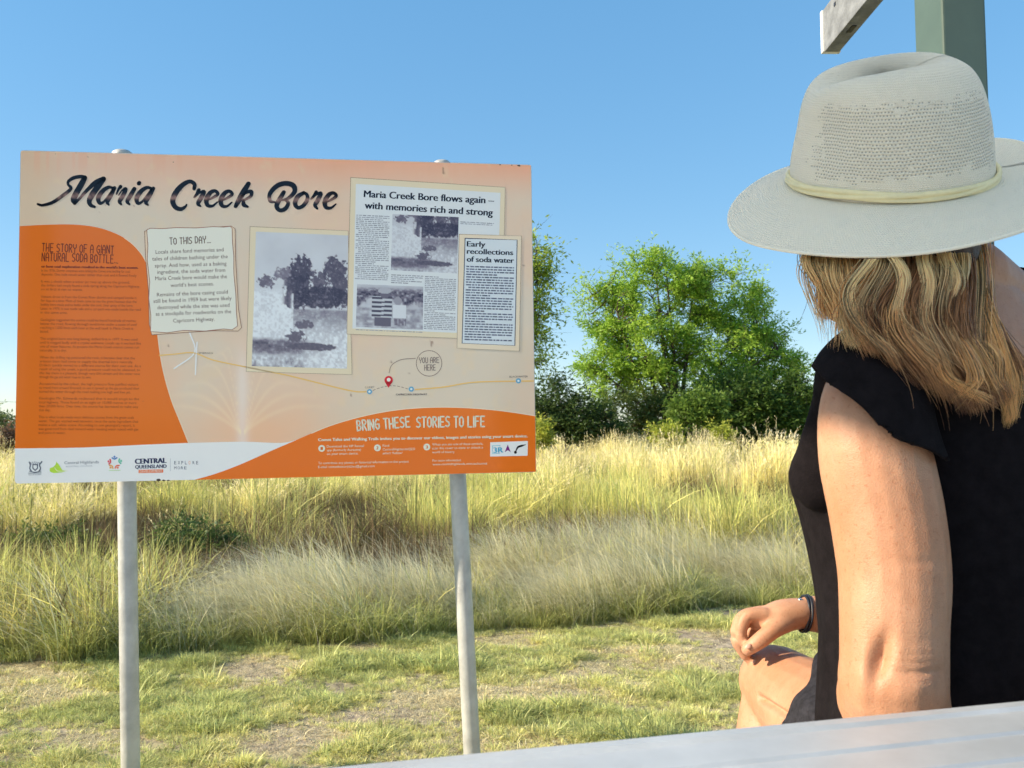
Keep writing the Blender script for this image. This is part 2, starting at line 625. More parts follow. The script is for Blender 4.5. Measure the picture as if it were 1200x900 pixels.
    parts.append((X, field_front(X) + r.uniform(1.25, 2.2, m), r.uniform(0.6, 1.05, m), r.integers(13, 15, m), r.uniform(-3, 3, m)))
    parts.append(tussocks(120, 4.9, 6.6, 20, 0.15, 0.80, front=True))
    parts[-1] = tuple(a[(parts[-1][1] > field_front(parts[-1][0]) + 1.35)] for a in parts[-1])
    parts.append(tussocks(330, 5.8, 10, 24, 0.23, 0.98))
    parts.append(tussocks(800, 10, 22, 16, 0.34, 0.98))
    parts.append(tussocks(2200, 22, 80, 8, 0.6, 1.0))
    m = 7000                                 # thin low growth between the tussocks
    Y = np.sqrt(r.uniform(5.4 ** 2, 16 ** 2, m))
    X = r.uniform(-0.75, 0.75, m) * Y
    parts.append((X, Y, r.uniform(0.45, 0.75, m), np.where(r.uniform(size=m) < 0.22, r.integers(13, 15, m), np.where(r.uniform(size=m) < 0.5, r.integers(15, 18, m), r.integers(0, 8, m))), r.uniform(-3, 3, m)))
    X, Y, scl, idx, rz = [np.concatenate(q) for q in zip(*parts)]
    idx = np.where((idx < 4) & (Y < field_front(X) + 2.4), idx + 4, idx)
    # hollows: the tall growth gives way to low dark weeds
    hol = fbm(X * 0.95 + 21, Y * 0.62 + 5, 88, 3) + 0.025 * r.normal(size=len(X))
    hl = ((hol < 0.41) & (Y > field_front(X) + 1.0) & (Y < 24)) | ((((X + 1.95) / 0.55) ** 2 + ((Y - 5.0) / 0.55) ** 2 < 1) & (r.uniform(size=len(X)) < 0.8))
    idx = np.where(hl, 13 + (idx % 2), idx)
    scl = np.where(hl, scl * 0.8, scl)
    Z = np.where(Y < 8, ground_h(X, Y), 0) + rise(Y) - 0.005
    scatter('tall_grass', pr, np.stack([X, Y, Z], -1), rz, scl, idx, 'tall yellow and green seeding grass filling the field to the horizon', 'grass')


build_short_grass()
build_tall_grass()


# ---------------------------------------------------------------- trees and shrubs
BARK = pmat('bark', (0.10, 0.075, 0.055), rough=0.9, noise=9, amt=0.4, bump=0.01, bscale=30)


def path_tube(pts, r0, r1, n=6):
    pts = np.asarray(pts)
    m = len(pts)
    V = []
    for i in range(m):
        d = pts[min(i + 1, m - 1)] - pts[max(i - 1, 0)]
        d = d / (np.linalg.norm(d) + 1e-9)
        u = np.cross(d, [0.31, 0.2, 0.93])
        u /= np.linalg.norm(u) + 1e-9
        v = np.cross(d, u)
        t = np.arange(n) * 2 * np.pi / n
        r = r0 + (r1 - r0) * i / (m - 1)
        V.append(pts[i] + (np.outer(np.cos(t), u) + np.outer(np.sin(t), v)) * r)
    F = [(i * n + j, i * n + (j + 1) % n, (i + 1) * n + (j + 1) % n, (i + 1) * n + j) for i in range(m - 1) for j in range(n)]
    return np.concatenate(V), F


def tree(name, label, cat, base, blobs, D, nclump, nleaf, leaf, cols, seed, group=None, limbs=8, trunk_r=0.09, clump_r=0.32, droop=0.0):
    """blobs: crown masses given as photo pixel centre and radii, placed at depth D"""
    r = np.random.default_rng(seed)
    k = D / FOC
    bp = P(base[0], HZ + 10, D)
    bp[2] = rise(bp[1])
    root = empty(name, bp)
    tag(root, label, cat, group)
    B = []
    for b in blobs:
        c = P(b[0], b[1], D + (b[4] if len(b) > 4 else 0))
        B.append((c, np.array([b[2] * k, min(b[2], b[3] * 1.5) * k * 0.9, b[3] * k])))
    vol = np.array([q[1][0] * q[1][2] for q in B])
    which = r.choice(len(B), nclump, p=vol / vol.sum())
    cen = []
    for i in which:
        d = r.normal(size=3)
        d /= np.linalg.norm(d)
        cen.append(B[i][0] + d * B[i][1] * r.uniform(0.35, 1.12) ** 0.5)
    cen = np.array(cen)
    cen = cen[cen[:, 2] > 0.1]
    # limbs
    tr, br = MB(), MB()
    nodes = []
    for j in range(limbs):
        tgt = B[j % len(B)][0] + r.normal(size=3) * B[j % len(B)][1] * 0.3
        st = bp + np.array([r.normal() * trunk_r * 2.2, r.normal() * trunk_r * 2.2, -0.05])
        mid = st * 0.6 + tgt * 0.4 + np.array([r.normal() * 0.25, r.normal() * 0.25, 0.12 * (tgt[2])])
        pth = crom([st, mid, tgt], 8)
        v, f = path_tube(pth, trunk_r * r.uniform(0.6, 1), trunk_r * 0.2, 7)
        tr.add(v, f)
        nodes.append(pth[4:])
    nodes = np.concatenate(nodes)
    for c in cen:
        d = np.linalg.norm(nodes - c, axis=1) + 0.6 * np.maximum(0, nodes[:, 2] - c[2])
        s = nodes[d.argmin()]
        m = (s + c) / 2 + r.normal(size=3) * 0.12
        v, f = path_tube(crom([s, m, c], 3), trunk_r * 0.2, trunk_r * 0.05, 4)
        br.add(v, f)
        for q in range(2):
            e = c + r.normal(size=3) * clump_r * np.array([1.1, 1.1, 0.7])
            v, f = path_tube(np.array([c, (c + e) / 2 + r.normal(size=3) * 0.03, e]), trunk_r * 0.07, trunk_r * 0.02, 3)
            br.add(v, f)
    tr.build('trunk', BARK, root, smooth=True)
    br.build('branch', BARK, root)
    # leaves: sprays along short twigs
    n = len(cen) * nleaf
    ci = np.repeat(np.arange(len(cen)), nleaf)
    ns = 9
    sd_ = r.normal(size=(len(cen), ns, 3)) * np.array([1, 1, 0.75])
    sd_ /= np.linalg.norm(sd_, axis=2, keepdims=True)
    sel = r.integers(0, ns, n)
    csz = r.uniform(0.5, 1.6, len(cen))
    t = r.uniform(0.1, 1.0, n)
    pos = cen[ci] + sd_[ci, sel] * (t * clump_r * 1.5 * csz[ci])[:, None] + r.normal(size=(n, 3)) * clump_r * 0.16
    pos[:, 2] -= droop * t ** 2 * clump_r
    a = r.normal(size=(n, 3))
    a[:, 2] *= 0.6
    a += sd_[ci, sel] * 1.0
    a /= np.linalg.norm(a, axis=1, keepdims=True)
    b = np.cross(a, r.normal(size=(n, 3)))
    b /= np.linalg.norm(b, axis=1, keepdims=True)
    L = leaf * r.uniform(0.6, 1.4, n)[:, None]
    W = L * 0.34
    V = np.stack([pos, pos + a * L * 0.5 + b * W * 0.5, pos + a * L, pos + a * L * 0.5 - b * W * 0.5], 1).reshape(-1, 3)
    V[:, 2] = np.maximum(V[:, 2], 0.03)
    F = np.arange(n * 4).reshape(-1, 4)
    cl = np.array(cols)
    u = np.clip(r.uniform(0, 1, len(cen))[ci] * 0.6 + r.uniform(0, 1, n) * 0.4, 0, 1)
    T = cl[0] * (1 - u[:, None]) + cl[1] * u[:, None]
    T = T * r.uniform(0.75, 1.2, n)[:, None]
    mesh('crown', V, F, TLEAF, root, tint=np.repeat(T, 4, axis=0))
    return root


G1, G2 = (0.20, 0.38, 0.04), (0.44, 0.60, 0.08)
tree('tree', 'big bright green spreading tree rising behind the field beside the hat', 'tree', (800, 515),
     [(765, 335, 62, 38), (712, 372, 34, 42), (830, 345, 62, 34), (880, 385, 38, 38, 0.6), (755, 405, 56, 42), (838, 420, 60, 42), (706, 440, 30, 40), (905, 440, 36, 34, 0.5), (765, 305, 22, 20), (700, 340, 18, 16), (915, 412, 18, 14), (938, 470, 16, 14), (790, 450, 70, 34), (895, 465, 40, 34, .8)],
     23, 340, 290, 0.10, (G1, G2), 5, limbs=16, trunk_r=0.10, clump_r=0.33)
tree('tree', 'thin airy tree half hidden behind the right edge of the information board', 'tree', (596, 515),
     [(606, 330, 46, 60), (600, 400, 48, 46), (626, 300, 22, 36), (560, 370, 50, 70), (628, 375, 24, 32)],
     20, 150, 90, 0.11, ((0.18, 0.28, 0.03), (0.42, 0.52, 0.06)), 6, limbs=8, trunk_r=0.08, clump_r=0.33)
SHR = 'shrubs along the far edge of the field'
tree('shrub', 'dark twiggy shrub between the information board and the big tree', 'shrub', (655, 515),
     [(648, 474, 32, 32), (682, 490, 28, 26), (635, 495, 24, 24), (710, 500, 20, 18)], 19, 170, 85, 0.10, ((0.05, 0.09, 0.03), (0.11, 0.17, 0.04)), 7, group=SHR, limbs=9, trunk_r=0.03, clump_r=0.24)
tree('shrub', 'dark green bushy shrub under the right side of the big tree', 'shrub', (880, 515),
     [(870, 478, 48, 36), (915, 486, 34, 30), (835, 492, 34, 26), (932, 468, 22, 26)], 21, 270, 130, 0.11, ((0.06, 0.12, 0.025), (0.14, 0.22, 0.035)), 8, group=SHR, limbs=9, trunk_r=0.04, clump_r=0.28)
tree('shrub', 'grey green shrub low under the left side of the big tree', 'shrub', (755, 515),
     [(735, 490, 34, 28), (775, 488, 30, 30)], 22, 130, 90, 0.10, ((0.08, 0.12, 0.035), (0.17, 0.22, 0.05)), 9, group=SHR, limbs=9, trunk_r=0.03, clump_r=0.26)
tree('shrub', 'mid green upright shrub at the foot of the big tree', 'shrub', (812, 515),
     [(806, 486, 24, 20), (830, 480, 18, 18)], 19, 70, 90, 0.10, ((0.10, 0.18, 0.03), (0.20, 0.30, 0.045)), 10, group=SHR, limbs=6, trunk_r=0.025, clump_r=0.2, droop=-0.4)
for (x, y, rx, ry, D, lb, sd_) in ((781, 513, 14, 11, 15, 'small round yellow green bush in the grass left of its dark companions', 11),
                                   (846, 512, 9, 7, 16, 'tiny yellow green bush in the grass below the dark right shrub', 12),
                                   (634, 508, 8, 13, 15, 'yellow green bush just right of the information board edge', 13)):
    tree('bush', lb, 'bush', (x, 520), [(x, y, rx, ry)], D, 26, 90, 0.07, ((0.36, 0.42, 0.05), (0.52, 0.52, 0.10)), sd_, group='yellow green bushes in the grass', limbs=4, trunk_r=0.012, clump_r=0.12, droop=-0.5)
tree('tree', 'pale distant tree at the left edge beyond the field', 'tree', (2, 515), [(0, 500, 16, 12), (-25, 496, 22, 18)], 40, 80, 50, 0.2, ((0.16, 0.22, 0.08), (0.26, 0.30, 0.10)), 14, limbs=5, trunk_r=0.08, clump_r=0.4)
tree('shrub', 'brown dry shrub in the grass left of the information board', 'shrub', (4, 515), [(4, 515, 16, 12)], 12, 30, 70, 0.06, ((0.13, 0.07, 0.05), (0.24, 0.15, 0.08)), 15, limbs=5, trunk_r=0.012, clump_r=0.12)
tree('shrub', 'dark leafy bush in the grass just right of the left sign post', 'shrub', (232, 640), [(225, 640, 34, 26), (262, 650, 24, 22)], 5.4, 70, 150, 0.028, ((0.06, 0.11, 0.035), (0.16, 0.24, 0.06)), 16, limbs=8, trunk_r=0.006, clump_r=0.07)
tree('shrub', 'dark olive bush in the grass left of the left sign post', 'shrub', (55, 640), [(60, 645, 42, 20), (20, 652, 30, 20)], 5.2, 70, 150, 0.028, ((0.07, 0.12, 0.03), (0.17, 0.22, 0.05)), 17, limbs=8, trunk_r=0.006, clump_r=0.08)

# power line far behind, between two poles
pl = empty('power_line', (-95, 100, 0))
tag(pl, 'thin overhead power line crossing the sky low at the left edge', 'power line')
mb = MB()
mb.tube((-95, 100, 0), (-95, 100, 7.6), 0.14, 0.10, 10)
mb.build('pole', BARK, pl)
mb = MB()
mb.tube((-30, 150, 0), (-30, 150, 6.6), 0.12, 0.09, 10)
mb.build('pole', BARK, pl)
wp = [np.array([-95, 100, 7.4]) * (1 - t) + np.array([-30, 150, 6.5]) * t - np.array([0, 0, 1.2 * 4 * t * (1 - t)]) for t in np.linspace(0, 1, 14)]
v, f = path_tube(wp, 0.02, 0.02, 4)
mesh('wire', v, f, pmat('wire', (0.05, 0.05, 0.05), rough=0.6), pl)
# ---------------------------------------------------------------- information board
SG = dict(yaw=0.13174356, roll=0.01604321, lean=0.01118861, w=1.40205, h=0.89979, cx=-0.63161362, cz=1.28731429)


def sign_frame():
    cy, sy = math.cos(SG['yaw']), math.sin(SG['yaw'])
    u, n, z = np.array([cy, sy, 0]), np.array([sy, -cy, 0]), np.array([0, 0, 1.0])
    z2 = z * math.cos(SG['lean']) + n * math.sin(SG['lean'])
    u3 = u * math.cos(SG['roll']) + z2 * math.sin(SG['roll'])
    z3 = -u * math.sin(SG['roll']) + z2 * math.cos(SG['roll'])
    return u3, z3, np.cross(u3, z3), np.array([SG['cx'], 2.25, SG['cz']])


SU, SZ, SN, SCN = sign_frame()


def on_board(px, off=0.0):
    """rows of photo pixels -> points on the board's face, raised by off"""
    px = np.asarray(px, float).reshape(-1, 2)
    d = FW + np.outer((px[:, 0] - 600) / FOC, RT) + np.outer((450 - px[:, 1]) / FOC, UP)
    t = ((SCN - CAM) @ SN) / (d @ SN)
    return CAM + d * t[:, None] + SN * off * 0.22


def lab(r, g, b):
    """ink colour from its tone in the photo, where white sheet reads 205,213,228"""
    return s2l(np.array([r, g, b]) / 255.0) / s2l(np.array([206, 208, 216]) / 255.0) * 0.86


INK = attr_mat('printed_ink', rough=0.10, spec=0.4, ior=1.5)
sign = empty('information_board', on_board([(340, 560)], 0)[0] * np.array([1, 1, 0]))
tag(sign, 'orange and beige information board titled Maria Creek Bore on two grey posts', 'sign')
GALV = pmat('galvanised_steel', (0.50, 0.50, 0.47), rough=0.5, metal=0.35, noise=14, amt=0.16, bump=0.0006, bscale=90, rnoise=0.12)
ALU = pmat('sheet_edge', (0.55, 0.55, 0.55), rough=0.4, metal=0.6, noise=20, amt=0.1)


def plate(px, back, front, name, mat, parent, tint):
    """flat print with real thickness from a pixel outline (triangulated n-gon)"""
    a = on_board(px, front)
    return mesh(name, a, [tuple(range(len(a)))], mat, parent, tint=np.tile(tint, (len(a), 1)))


# sheet: four corners with small radius, 3 mm thick
hw_, hh_ = SG['w'] / 2, SG['h'] / 2
oc = []
for sx, sy, a0 in ((1, 1, 0), (-1, 1, 90), (-1, -1, 180), (1, -1, 270)):
    for a in np.linspace(a0, a0 + 90, 5):
        oc.append((sx * (hw_ - 0.008) + 0.008 * math.cos(rad(a)), sy * (hh_ - 0.008) + 0.008 * math.sin(rad(a))))
F_ = [SCN + SU * a + SZ * b - SN * 0.0004 for a, b in oc]
B_ = [SCN + SU * a + SZ * b - SN * 0.0034 for a, b in oc]
k = len(oc)
mb = MB()
mb.add(F_ + B_, [tuple(range(k)), tuple(range(k, 2 * k))[::-1]] + [(i, i + k, (i + 1) % k + k, (i + 1) % k) for i in range(k)])
mb.build('sheet', ALU, sign)

# printed background: fine grid with colours
GW, GH = 360, 230
gx, gy = np.meshgrid(np.linspace(-hw_ + 0.0015, hw_ - 0.0015, GW), np.linspace(hh_ - 0.0015, -hh_ + 0.0015, GH))
gp = SCN + gx.reshape(-1, 1) * SU + gy.reshape(-1, 1) * SZ


def to_px(p):
    d = p - CAM
    return np.stack([600 + FOC * (d @ RT) / (d @ FW), 450 - FOC * (d @ UP) / (d @ FW)], -1)


q = to_px(gp)
qx, qy = q[:, 0], q[:, 1]
U, V_ = (qx - 22) / 605, (qy - 178) / 380
c = np.tile(lab(196, 185, 174), (len(q), 1))
n1 = fbm(U * 6 + 3, V_ * 4 + 3, 41, 5)
n2 = fbm(U * 40 + 3, V_ * 22 + 3, 43, 4)


def mixc(c, col, a):
    a = np.clip(a, 0, 1)[:, None]
    return c * (1 - a) + np.asarray(col) * a


c = mixc(c, lab(206, 178, 160), sstep(0.35, 0.75, n1) * 0.8)
c = mixc(c, lab(214, 150, 124), (1 - sstep(0.0, 0.17, V_ + 0.10 * (n1 - 0.5))) * (0.35 + 0.65 * sstep(0.0, 0.8, U)) * 0.95)
c = mixc(c, lab(190, 172, 150), (1 - sstep(0.0, 0.12, U)) * 0.5 * (V_ < 0.25))
c = mixc(c, lab(205, 186, 160), sstep(0.6, 0.8, n2) * 0.35)
# grazes running down the upper edge
c = mixc(c, lab(206, 160, 138), sstep(0.55, 0.8, vnoise(U * 160, V_ * 6 + 2, 47)) * (1 - sstep(0.0, 0.10, V_)) * 0.5)
# pale spout and its falling sprays, peach glow at the foot
c = mixc(c, lab(216, 170, 140), sstep(450, 505, qy) * np.exp(-((qx - 300) / 90) ** 2) * 0.75)
c = mixc(c, lab(214, 210, 214), np.exp(-((qx - 284) / 7.5) ** 2) * sstep(385, 450, qy) * 0.5)
for sgn in (-1, 1):
    for (rw, hgt, wd) in ((22, 92, 2.2), (34, 78, 2.6), (46, 58, 2.8), (60, 44, 3.0), (14, 98, 2.0), (72, 30, 2.6)):
        t = np.clip((sgn * (qx - 284) - 3) / rw, 0, 1.4)
        yy = 506 - hgt * (1 - (1 - t) ** 2) * (t < 1.0) - hgt * (1 - 0.4 * (t - 1) ** 2) * (t >= 1.0)
        inside = (sgn * (qx - 284) > 2) & (t < 1.4)
        c = mixc(c, lab(222, 205, 180), np.exp(-((qy - yy) / wd) ** 2) * inside * 0.34 * (1 - t * 0.55))
# flecks and scuffs
c = mixc(c, lab(120, 90, 80), sstep(0.93, 0.97, vnoise(U * 90, V_ * 60, 51)) * (vnoise(U * 11, V_ * 8, 52) > 0.72) * 0.7)
i = np.arange(GW * GH).reshape(GH, GW)
f = np.stack([i[:-1, :-1], i[1:, :-1], i[1:, 1:], i[:-1, 1:]], -1).reshape(-1, 4)
mesh('printed_background', gp, f, INK, sign, tint=c)


def area(name, pts, lift, tint, k=6, spline=True):
    p = crom(pts, k) if spline else np.array(pts, float)
    return p


def ribbon(pts, wid, lift, tint, name, parent=sign, k=5, band=None):
    """brush line on the board: pts photo pixels, wid pixels (number or one per point)"""
    p = np.asarray(pts, float)
    w_ = np.full(len(p), float(wid)) if np.isscalar(wid) else np.asarray(wid, float)
    s = crom(np.column_stack([p, w_]), k)
    d = np.gradient(s[:, :2], axis=0)
    d /= np.linalg.norm(d, axis=1, keepdims=True) + 1e-9
    nrm = np.stack([-d[:, 1], d[:, 0]], -1)
    L, R_ = s[:, :2] + nrm * s[:, 2:] / 2, s[:, :2] - nrm * s[:, 2:] / 2
    m = len(s)
    V = [L, R_]
    F = [(j, j + 1, m + j + 1, m + j) for j in range(m - 1)]
    nv = 2 * m
    for e in (0, m - 1):                       # round ends
        a = np.arange(10) * 2 * np.pi / 10
        V.append(s[e, :2] + np.stack([np.cos(a), np.sin(a)], -1) * s[e, 2] / 2)
        F.append(tuple(range(nv, nv + 10)))
        nv += 10
    V = np.concatenate(V)
    T = np.tile(tint, (len(V), 1))
    if band is not None:
        T = band(V, T)
    return on_board(V, lift), F, T


class Print:
    """all pieces of one printed element, joined into one part"""
    def __init__(self, name, lift):
        self.name, self.lift, self.v, self.f, self.t, self.n = name, lift, [], [], [], 0
        ALLP.append(self)

    def add(self, v, f, t):
        self.v.append(v)
        self.f += [tuple(a + self.n for a in q) for q in f]
        self.t.append(t)
        self.n += len(v)

    def poly(self, px, tint, spline=False, k=5, up=0.0):
        p = crom(px, k) if spline else np.asarray(px, float)
        self.add(on_board(p, self.lift + up), [tuple(range(len(p)))], np.tile(tint, (len(p), 1)))

    def line(self, px, wid, tint, k=5, band=None, up=0.0):
        self.add(*ribbon(px, wid, self.lift + up, tint, '', k=k, band=band))

    def disc(self, x, y, r, tint, ry=None, up=0.0, n=20):
        a = np.arange(n) * 2 * np.pi / n
        self.poly(np.stack([x + np.cos(a) * r, y + np.sin(a) * (ry or r)], -1), tint, up=up)

    def ring(self, x, y, r, wid, tint, n=28):
        a = np.arange(n + 1) * 2 * np.pi / n
        self.line(np.stack([x + np.cos(a) * r, y + np.sin(a) * r], -1), wid, tint, k=1)

    def text(self, s, p0, p1, hpx, tint, bold=0.0, up=0.0):
        """s written between two baseline points; hpx = cap height in pixels"""
        TEXTS.append((self, s, np.array(p0, float), p1 if p1 is None or np.isscalar(p1) else np.array(p1, float), hpx, tint, bold, up))

    def strokes(self, s, p0, p1, hpx, wid, tint, up=0.0):
        """narrow hand-drawn capitals"""
        p0, p1 = np.array(p0, float), np.array(p1, float)
        tot = sum(0.55 if ch == ' ' else (0.35 if ch in '.I' else 1.0) for ch in s)
        d = p1 - p0
        un = d / np.linalg.norm(d)
        upv = np.array([un[1], -un[0]])
        x = 0.0
        r = np.random.default_rng(len(s))
        for ch in s:
            wch = 0.55 if ch == ' ' else (0.35 if ch in '.I' else 1.0)
            for st in HAND.get(ch, []):
                jt = r.normal() * 0.02
                pts = [p0 + d * (x + (0.16 + 0.62 * a if wch == 1.0 else 0.17 * (wch != 0.55))) / tot if False else p0 + d * ((x + (0.14 + 0.66 * a if wch == 1.0 else 0.175)) / tot) + upv * hpx * (b + jt) for a, b in st]
                if len(pts) == 1:
                    pts = [pts[0], pts[0] + un * 0.4]
                for p_, q_ in zip(pts[:-1], pts[1:]):
                    self.line([p_, q_], wid, tint, k=1, up=up)
            x += wch

    def newsprint(self, x0, y0, x1, y1, dx, dy, pitch, thick, tint, seed, gaps=0.0):
        """a column of newspaper lines too small to read: words as short bars"""
        r = np.random.default_rng(seed)
        n = int((y1 - y0) / pitch)
        for j in range(n):
            y = y0 + (j + 0.5) * pitch
            para = r.uniform() < 0.13
            xe = x0 + (x1 - x0) * (r.uniform(0.3, 0.9) if para else 1.0)
            x = x0 + (0 if r.uniform() > 0.15 else 3)
            while x < xe - 1.0:
                wl = min(r.uniform(1.6, 6.5), xe - x)
                sh = r.uniform(0.75, 1.2)
                yy = y + (x - x0) * dy
                xx = x + (y - y0) * dx
                yb = yy + (wl) * dy
                self.poly([(xx, yy), (xx + wl, yb), (xx + wl, yb - thick), (xx, yy - thick)], np.asarray(tint) * sh)
                x += wl + r.uniform(0.7, 1.1)

    def finish(self):
        if self.n:
            o = mesh(self.name, np.concatenate(self.v), self.f, INK, sign, tint=np.clip(np.concatenate(self.t), 0, 0.9))
            if self.name in ('newsprint_columns', 'map_lettering'):
                o['kind'] = 'stuff'


ALLP, TEXTS = [], []
HAND = {'A': [[(0, 0), (0, .7), (.3, 1), (.7, 1), (1, .7), (1, 0)], [(0, .45), (1, .45)]],
        'B': [[(0, 0), (0, 1), (.7, .95), (.9, .75), (.6, .52), (0, .5)], [(.6, .52), (1, .3), (.8, .02), (0, 0)]],
        'C': [[(1, .9), (.5, 1), (0, .7), (0, .3), (.5, 0), (1, .1)]], 'D': [[(0, 0), (0, 1), (.6, .95), (1, .7), (1, .3), (.6, .03), (0, 0)]],
        'E': [[(1, 1), (0, 1), (0, 0), (1, 0)], [(0, .52), (.8, .52)]], 'F': [[(1, 1), (0, 1), (0, 0)], [(0, .55), (.8, .55)]],
        'G': [[(1, .9), (.5, 1), (0, .7), (0, .3), (.5, 0), (1, .15), (1, .5), (.5, .5)]], 'H': [[(0, 0), (0, 1)], [(1, 0), (1, 1)], [(0, .42), (1, .46)]],
        'I': [[(.5, 0), (.5, 1)]], 'L': [[(0, 1), (0, 0), (1, 0)]], 'N': [[(0, 0), (0, 1), (1, 0), (1, 1)]],
        'O': [[(.5, 1), (0, .8), (0, .2), (.5, 0), (1, .2), (1, .8), (.5, 1)]], 'R': [[(0, 0), (0, 1), (.7, .97), (1, .78), (.7, .55), (0, .5)], [(.4, .5), (1, 0)]],
        'S': [[(1, .9), (.5, 1), (0, .82), (.15, .58), (.85, .42), (1, .18), (.5, 0), (0, .1)]], 'T': [[(0, 1), (1, 1)], [(.5, 1), (.5, 0)]],
        'U': [[(0, 1), (0, .2), (.5, 0), (1, .2), (1, 1)]], 'Y': [[(0, 1), (0, .65), (.5, .45), (1, .65), (1, 1)], [(.5, .45), (.5, 0)]], '.': [[(.5, .02)]],
        'Q': [], 'K': [[(0, 0), (0, 1)], [(1, 1), (0, .45), (1, 0)]]}

OR, WH, BR, NAV = lab(203, 103, 32), lab(208, 214, 226), lab(96, 62, 44), lab(10, 10, 22)
# --- orange field at the left, white strip below, orange rise at the right
o1_curve = crom([(23, 265), (60, 263.2), (92, 263.5), (120, 268), (146, 279), (163, 294), (173, 312), (180, 345), (184, 385), (190, 428), (200, 466), (211, 494), (221, 519)], 5)
o1_low = crom([(221, 519), (160, 521.5), (95, 524.5), (17.6, 525.5)], 5)
a = Print('orange_panel', 0.0003)
a.poly(np.vstack([o1_curve, o1_low]), OR)
a.line(o1_curve[20:], 1.1, lab(226, 196, 176), k=1, up=0.0003)
ws = np.vstack([o1_low[::-1], crom([(221, 519), (285, 517.6), (330, 519), (352, 514)], 4)[1:], crom([(352, 514), (318, 528), (280, 545), (250, 556), (228, 562.3)], 5)])
a = Print('white_strip', 0.0006)
a.poly(np.vstack([ws, [(200, 562.8), (100, 565.2), (20, 566.6), (17.4, 564)]]), WH)
o2 = crom([(228, 562.2), (250, 556), (280, 545), (318, 528.5), (352, 513.5), (385, 499.5), (420, 489), (455, 481.8), (490, 478), (530, 477.2), (570, 479.5), (600, 483), (627, 487.2)], 5)
a = Print('orange_rise', 0.0008)
a.poly(np.vstack([o2, [(627.9, 552.8), (560, 554.5), (400, 558.3), (260, 561.5)]]), lab(208, 106, 36))
a.line(o2[22:], 1.0, lab(228, 200, 182), k=1, up=0.0002)

# --- title brushed in script, dark blue with a faint pale band of picture showing through
def tband(V, T):
    y = V[:, 1]
    x = V[:, 0]
    yb = 229.5 + (x - 80) * 0.018
    m = np.exp(-((y - yb) / 2.1) ** 2) * (0.35 + 0.5 * vnoise(x * 0.35, y * 0.6 + 9, 61))
    return T * (1 - m[:, None]) + lab(176, 140, 134) * m[:, None]


a = Print('title_lettering', 0.0012)


def tstroke(pts, z=3):
    if z == 3:
        p = [(30 + x / 6.0, 190 + y / 6.0, w_ / 6.0) for x, y, w_ in pts]
    else:
        p = [(190 + x / 5.4545, 190 + y / 5.4545, w_ / 5.4545) for x, y, w_ in pts]
    p = np.array(p)
    a.line(p[:, :2], p[:, 2], NAV, k=7, band=tband)


tstroke([(85, 295, 16), (120, 303, 20), (190, 283, 24), (255, 240, 26), (318, 188, 24), (300, 158, 18), (302, 135, 22), (335, 112, 26), (385, 102, 26), (418, 108, 28)])
tstroke([(415, 112, 38), (390, 160, 42), (358, 215, 42), (338, 262, 42), (345, 288, 28)])
tstroke([(345, 290, 24), (378, 258, 20), (430, 200, 26), (490, 145, 34), (548, 118, 36)])
tstroke([(548, 120, 36), (510, 170, 42), (468, 230, 42), (448, 272, 36), (458, 302, 28), (486, 315, 18)])
tstroke([(612, 180, 16), (580, 178, 26), (540, 205, 32), (512, 250, 34), (520, 287, 26), (548, 280, 18), (585, 235, 16), (615, 195, 20)])
tstroke([(625, 182, 28), (598, 235, 32), (575, 280, 28), (585, 300, 14)])
tstroke([(668, 172, 26), (652, 195, 18), (640, 225, 12)])
tstroke([(655, 232, 10), (678, 200, 14), (705, 188, 26), (685, 235, 32), (662, 275, 30), (672, 298, 14)])
tstroke([(765, 188, 30), (738, 235, 32), (715, 275, 28), (730, 298, 14)])
tstroke([(796, 150, 30), (799, 146, 30)])
tstroke([(880, 182, 18), (850, 180, 26), (812, 205, 32), (782, 250, 34), (788, 287, 26), (815, 282, 18), (850, 240, 16), (885, 195, 20)])
tstroke([(898, 185, 28), (872, 235, 32), (846, 280, 30), (860, 302, 14)])
tstroke([(205, 170, 24), (206, 140, 26), (175, 124, 26), (130, 147, 32), (88, 195, 36), (68, 248, 34), (85, 288, 30), (120, 300, 26), (148, 285, 18), (156, 272, 12)], 4)
tstroke([(235, 178, 24), (222, 198, 16), (205, 225, 12)], 4)
tstroke([(212, 222, 10), (240, 196, 14), (268, 190, 26), (248, 230, 30), (230, 265, 26), (245, 282, 12)], 4)
for dx_, dy_ in ((0, 0), (92, 2), (757, 13)):
    tstroke([(272 + dx_, 245 + dy_, 12), (315 + dx_, 232 + dy_, 16), (355 + dx_, 205 + dy_, 22), (338 + dx_, 184 + dy_, 22), (308 + dx_, 196 + dy_, 28), (284 + dx_, 238 + dy_, 32), (290 + dx_, 275 + dy_, 26), (322 + dx_, 280 + dy_, 18), (354 + dx_, 255 + dy_, 10)], 4)
tstroke([(552, 138, 30), (520, 190, 36), (490, 245, 34), (470, 282, 26)], 4)
tstroke([(492, 245, 12), (528, 200, 18), (568, 188, 26), (566, 218, 22), (520, 245, 14)], 4)
tstroke([(520, 243, 20), (522, 272, 28), (548, 286, 14)], 4)
tstroke([(722, 256, 12), (690, 248, 22), (690, 200, 28), (735, 152, 32), (790, 136, 32), (838, 150, 34), (846, 190, 30), (805, 232, 22), (762, 244, 12)], 4)
tstroke([(778, 192, 26), (752, 235, 30), (732, 280, 30), (752, 308, 26), (788, 297, 28), (806, 262, 24), (786, 240, 14)], 4)
tstroke([(905, 196, 24), (868, 220, 30), (850, 262, 30), (866, 291, 24), (900, 280, 26), (928, 240, 26), (925, 208, 22), (905, 196, 20)], 4)
tstroke([(985, 192, 24), (970, 212, 16), (952, 236, 12)], 4)
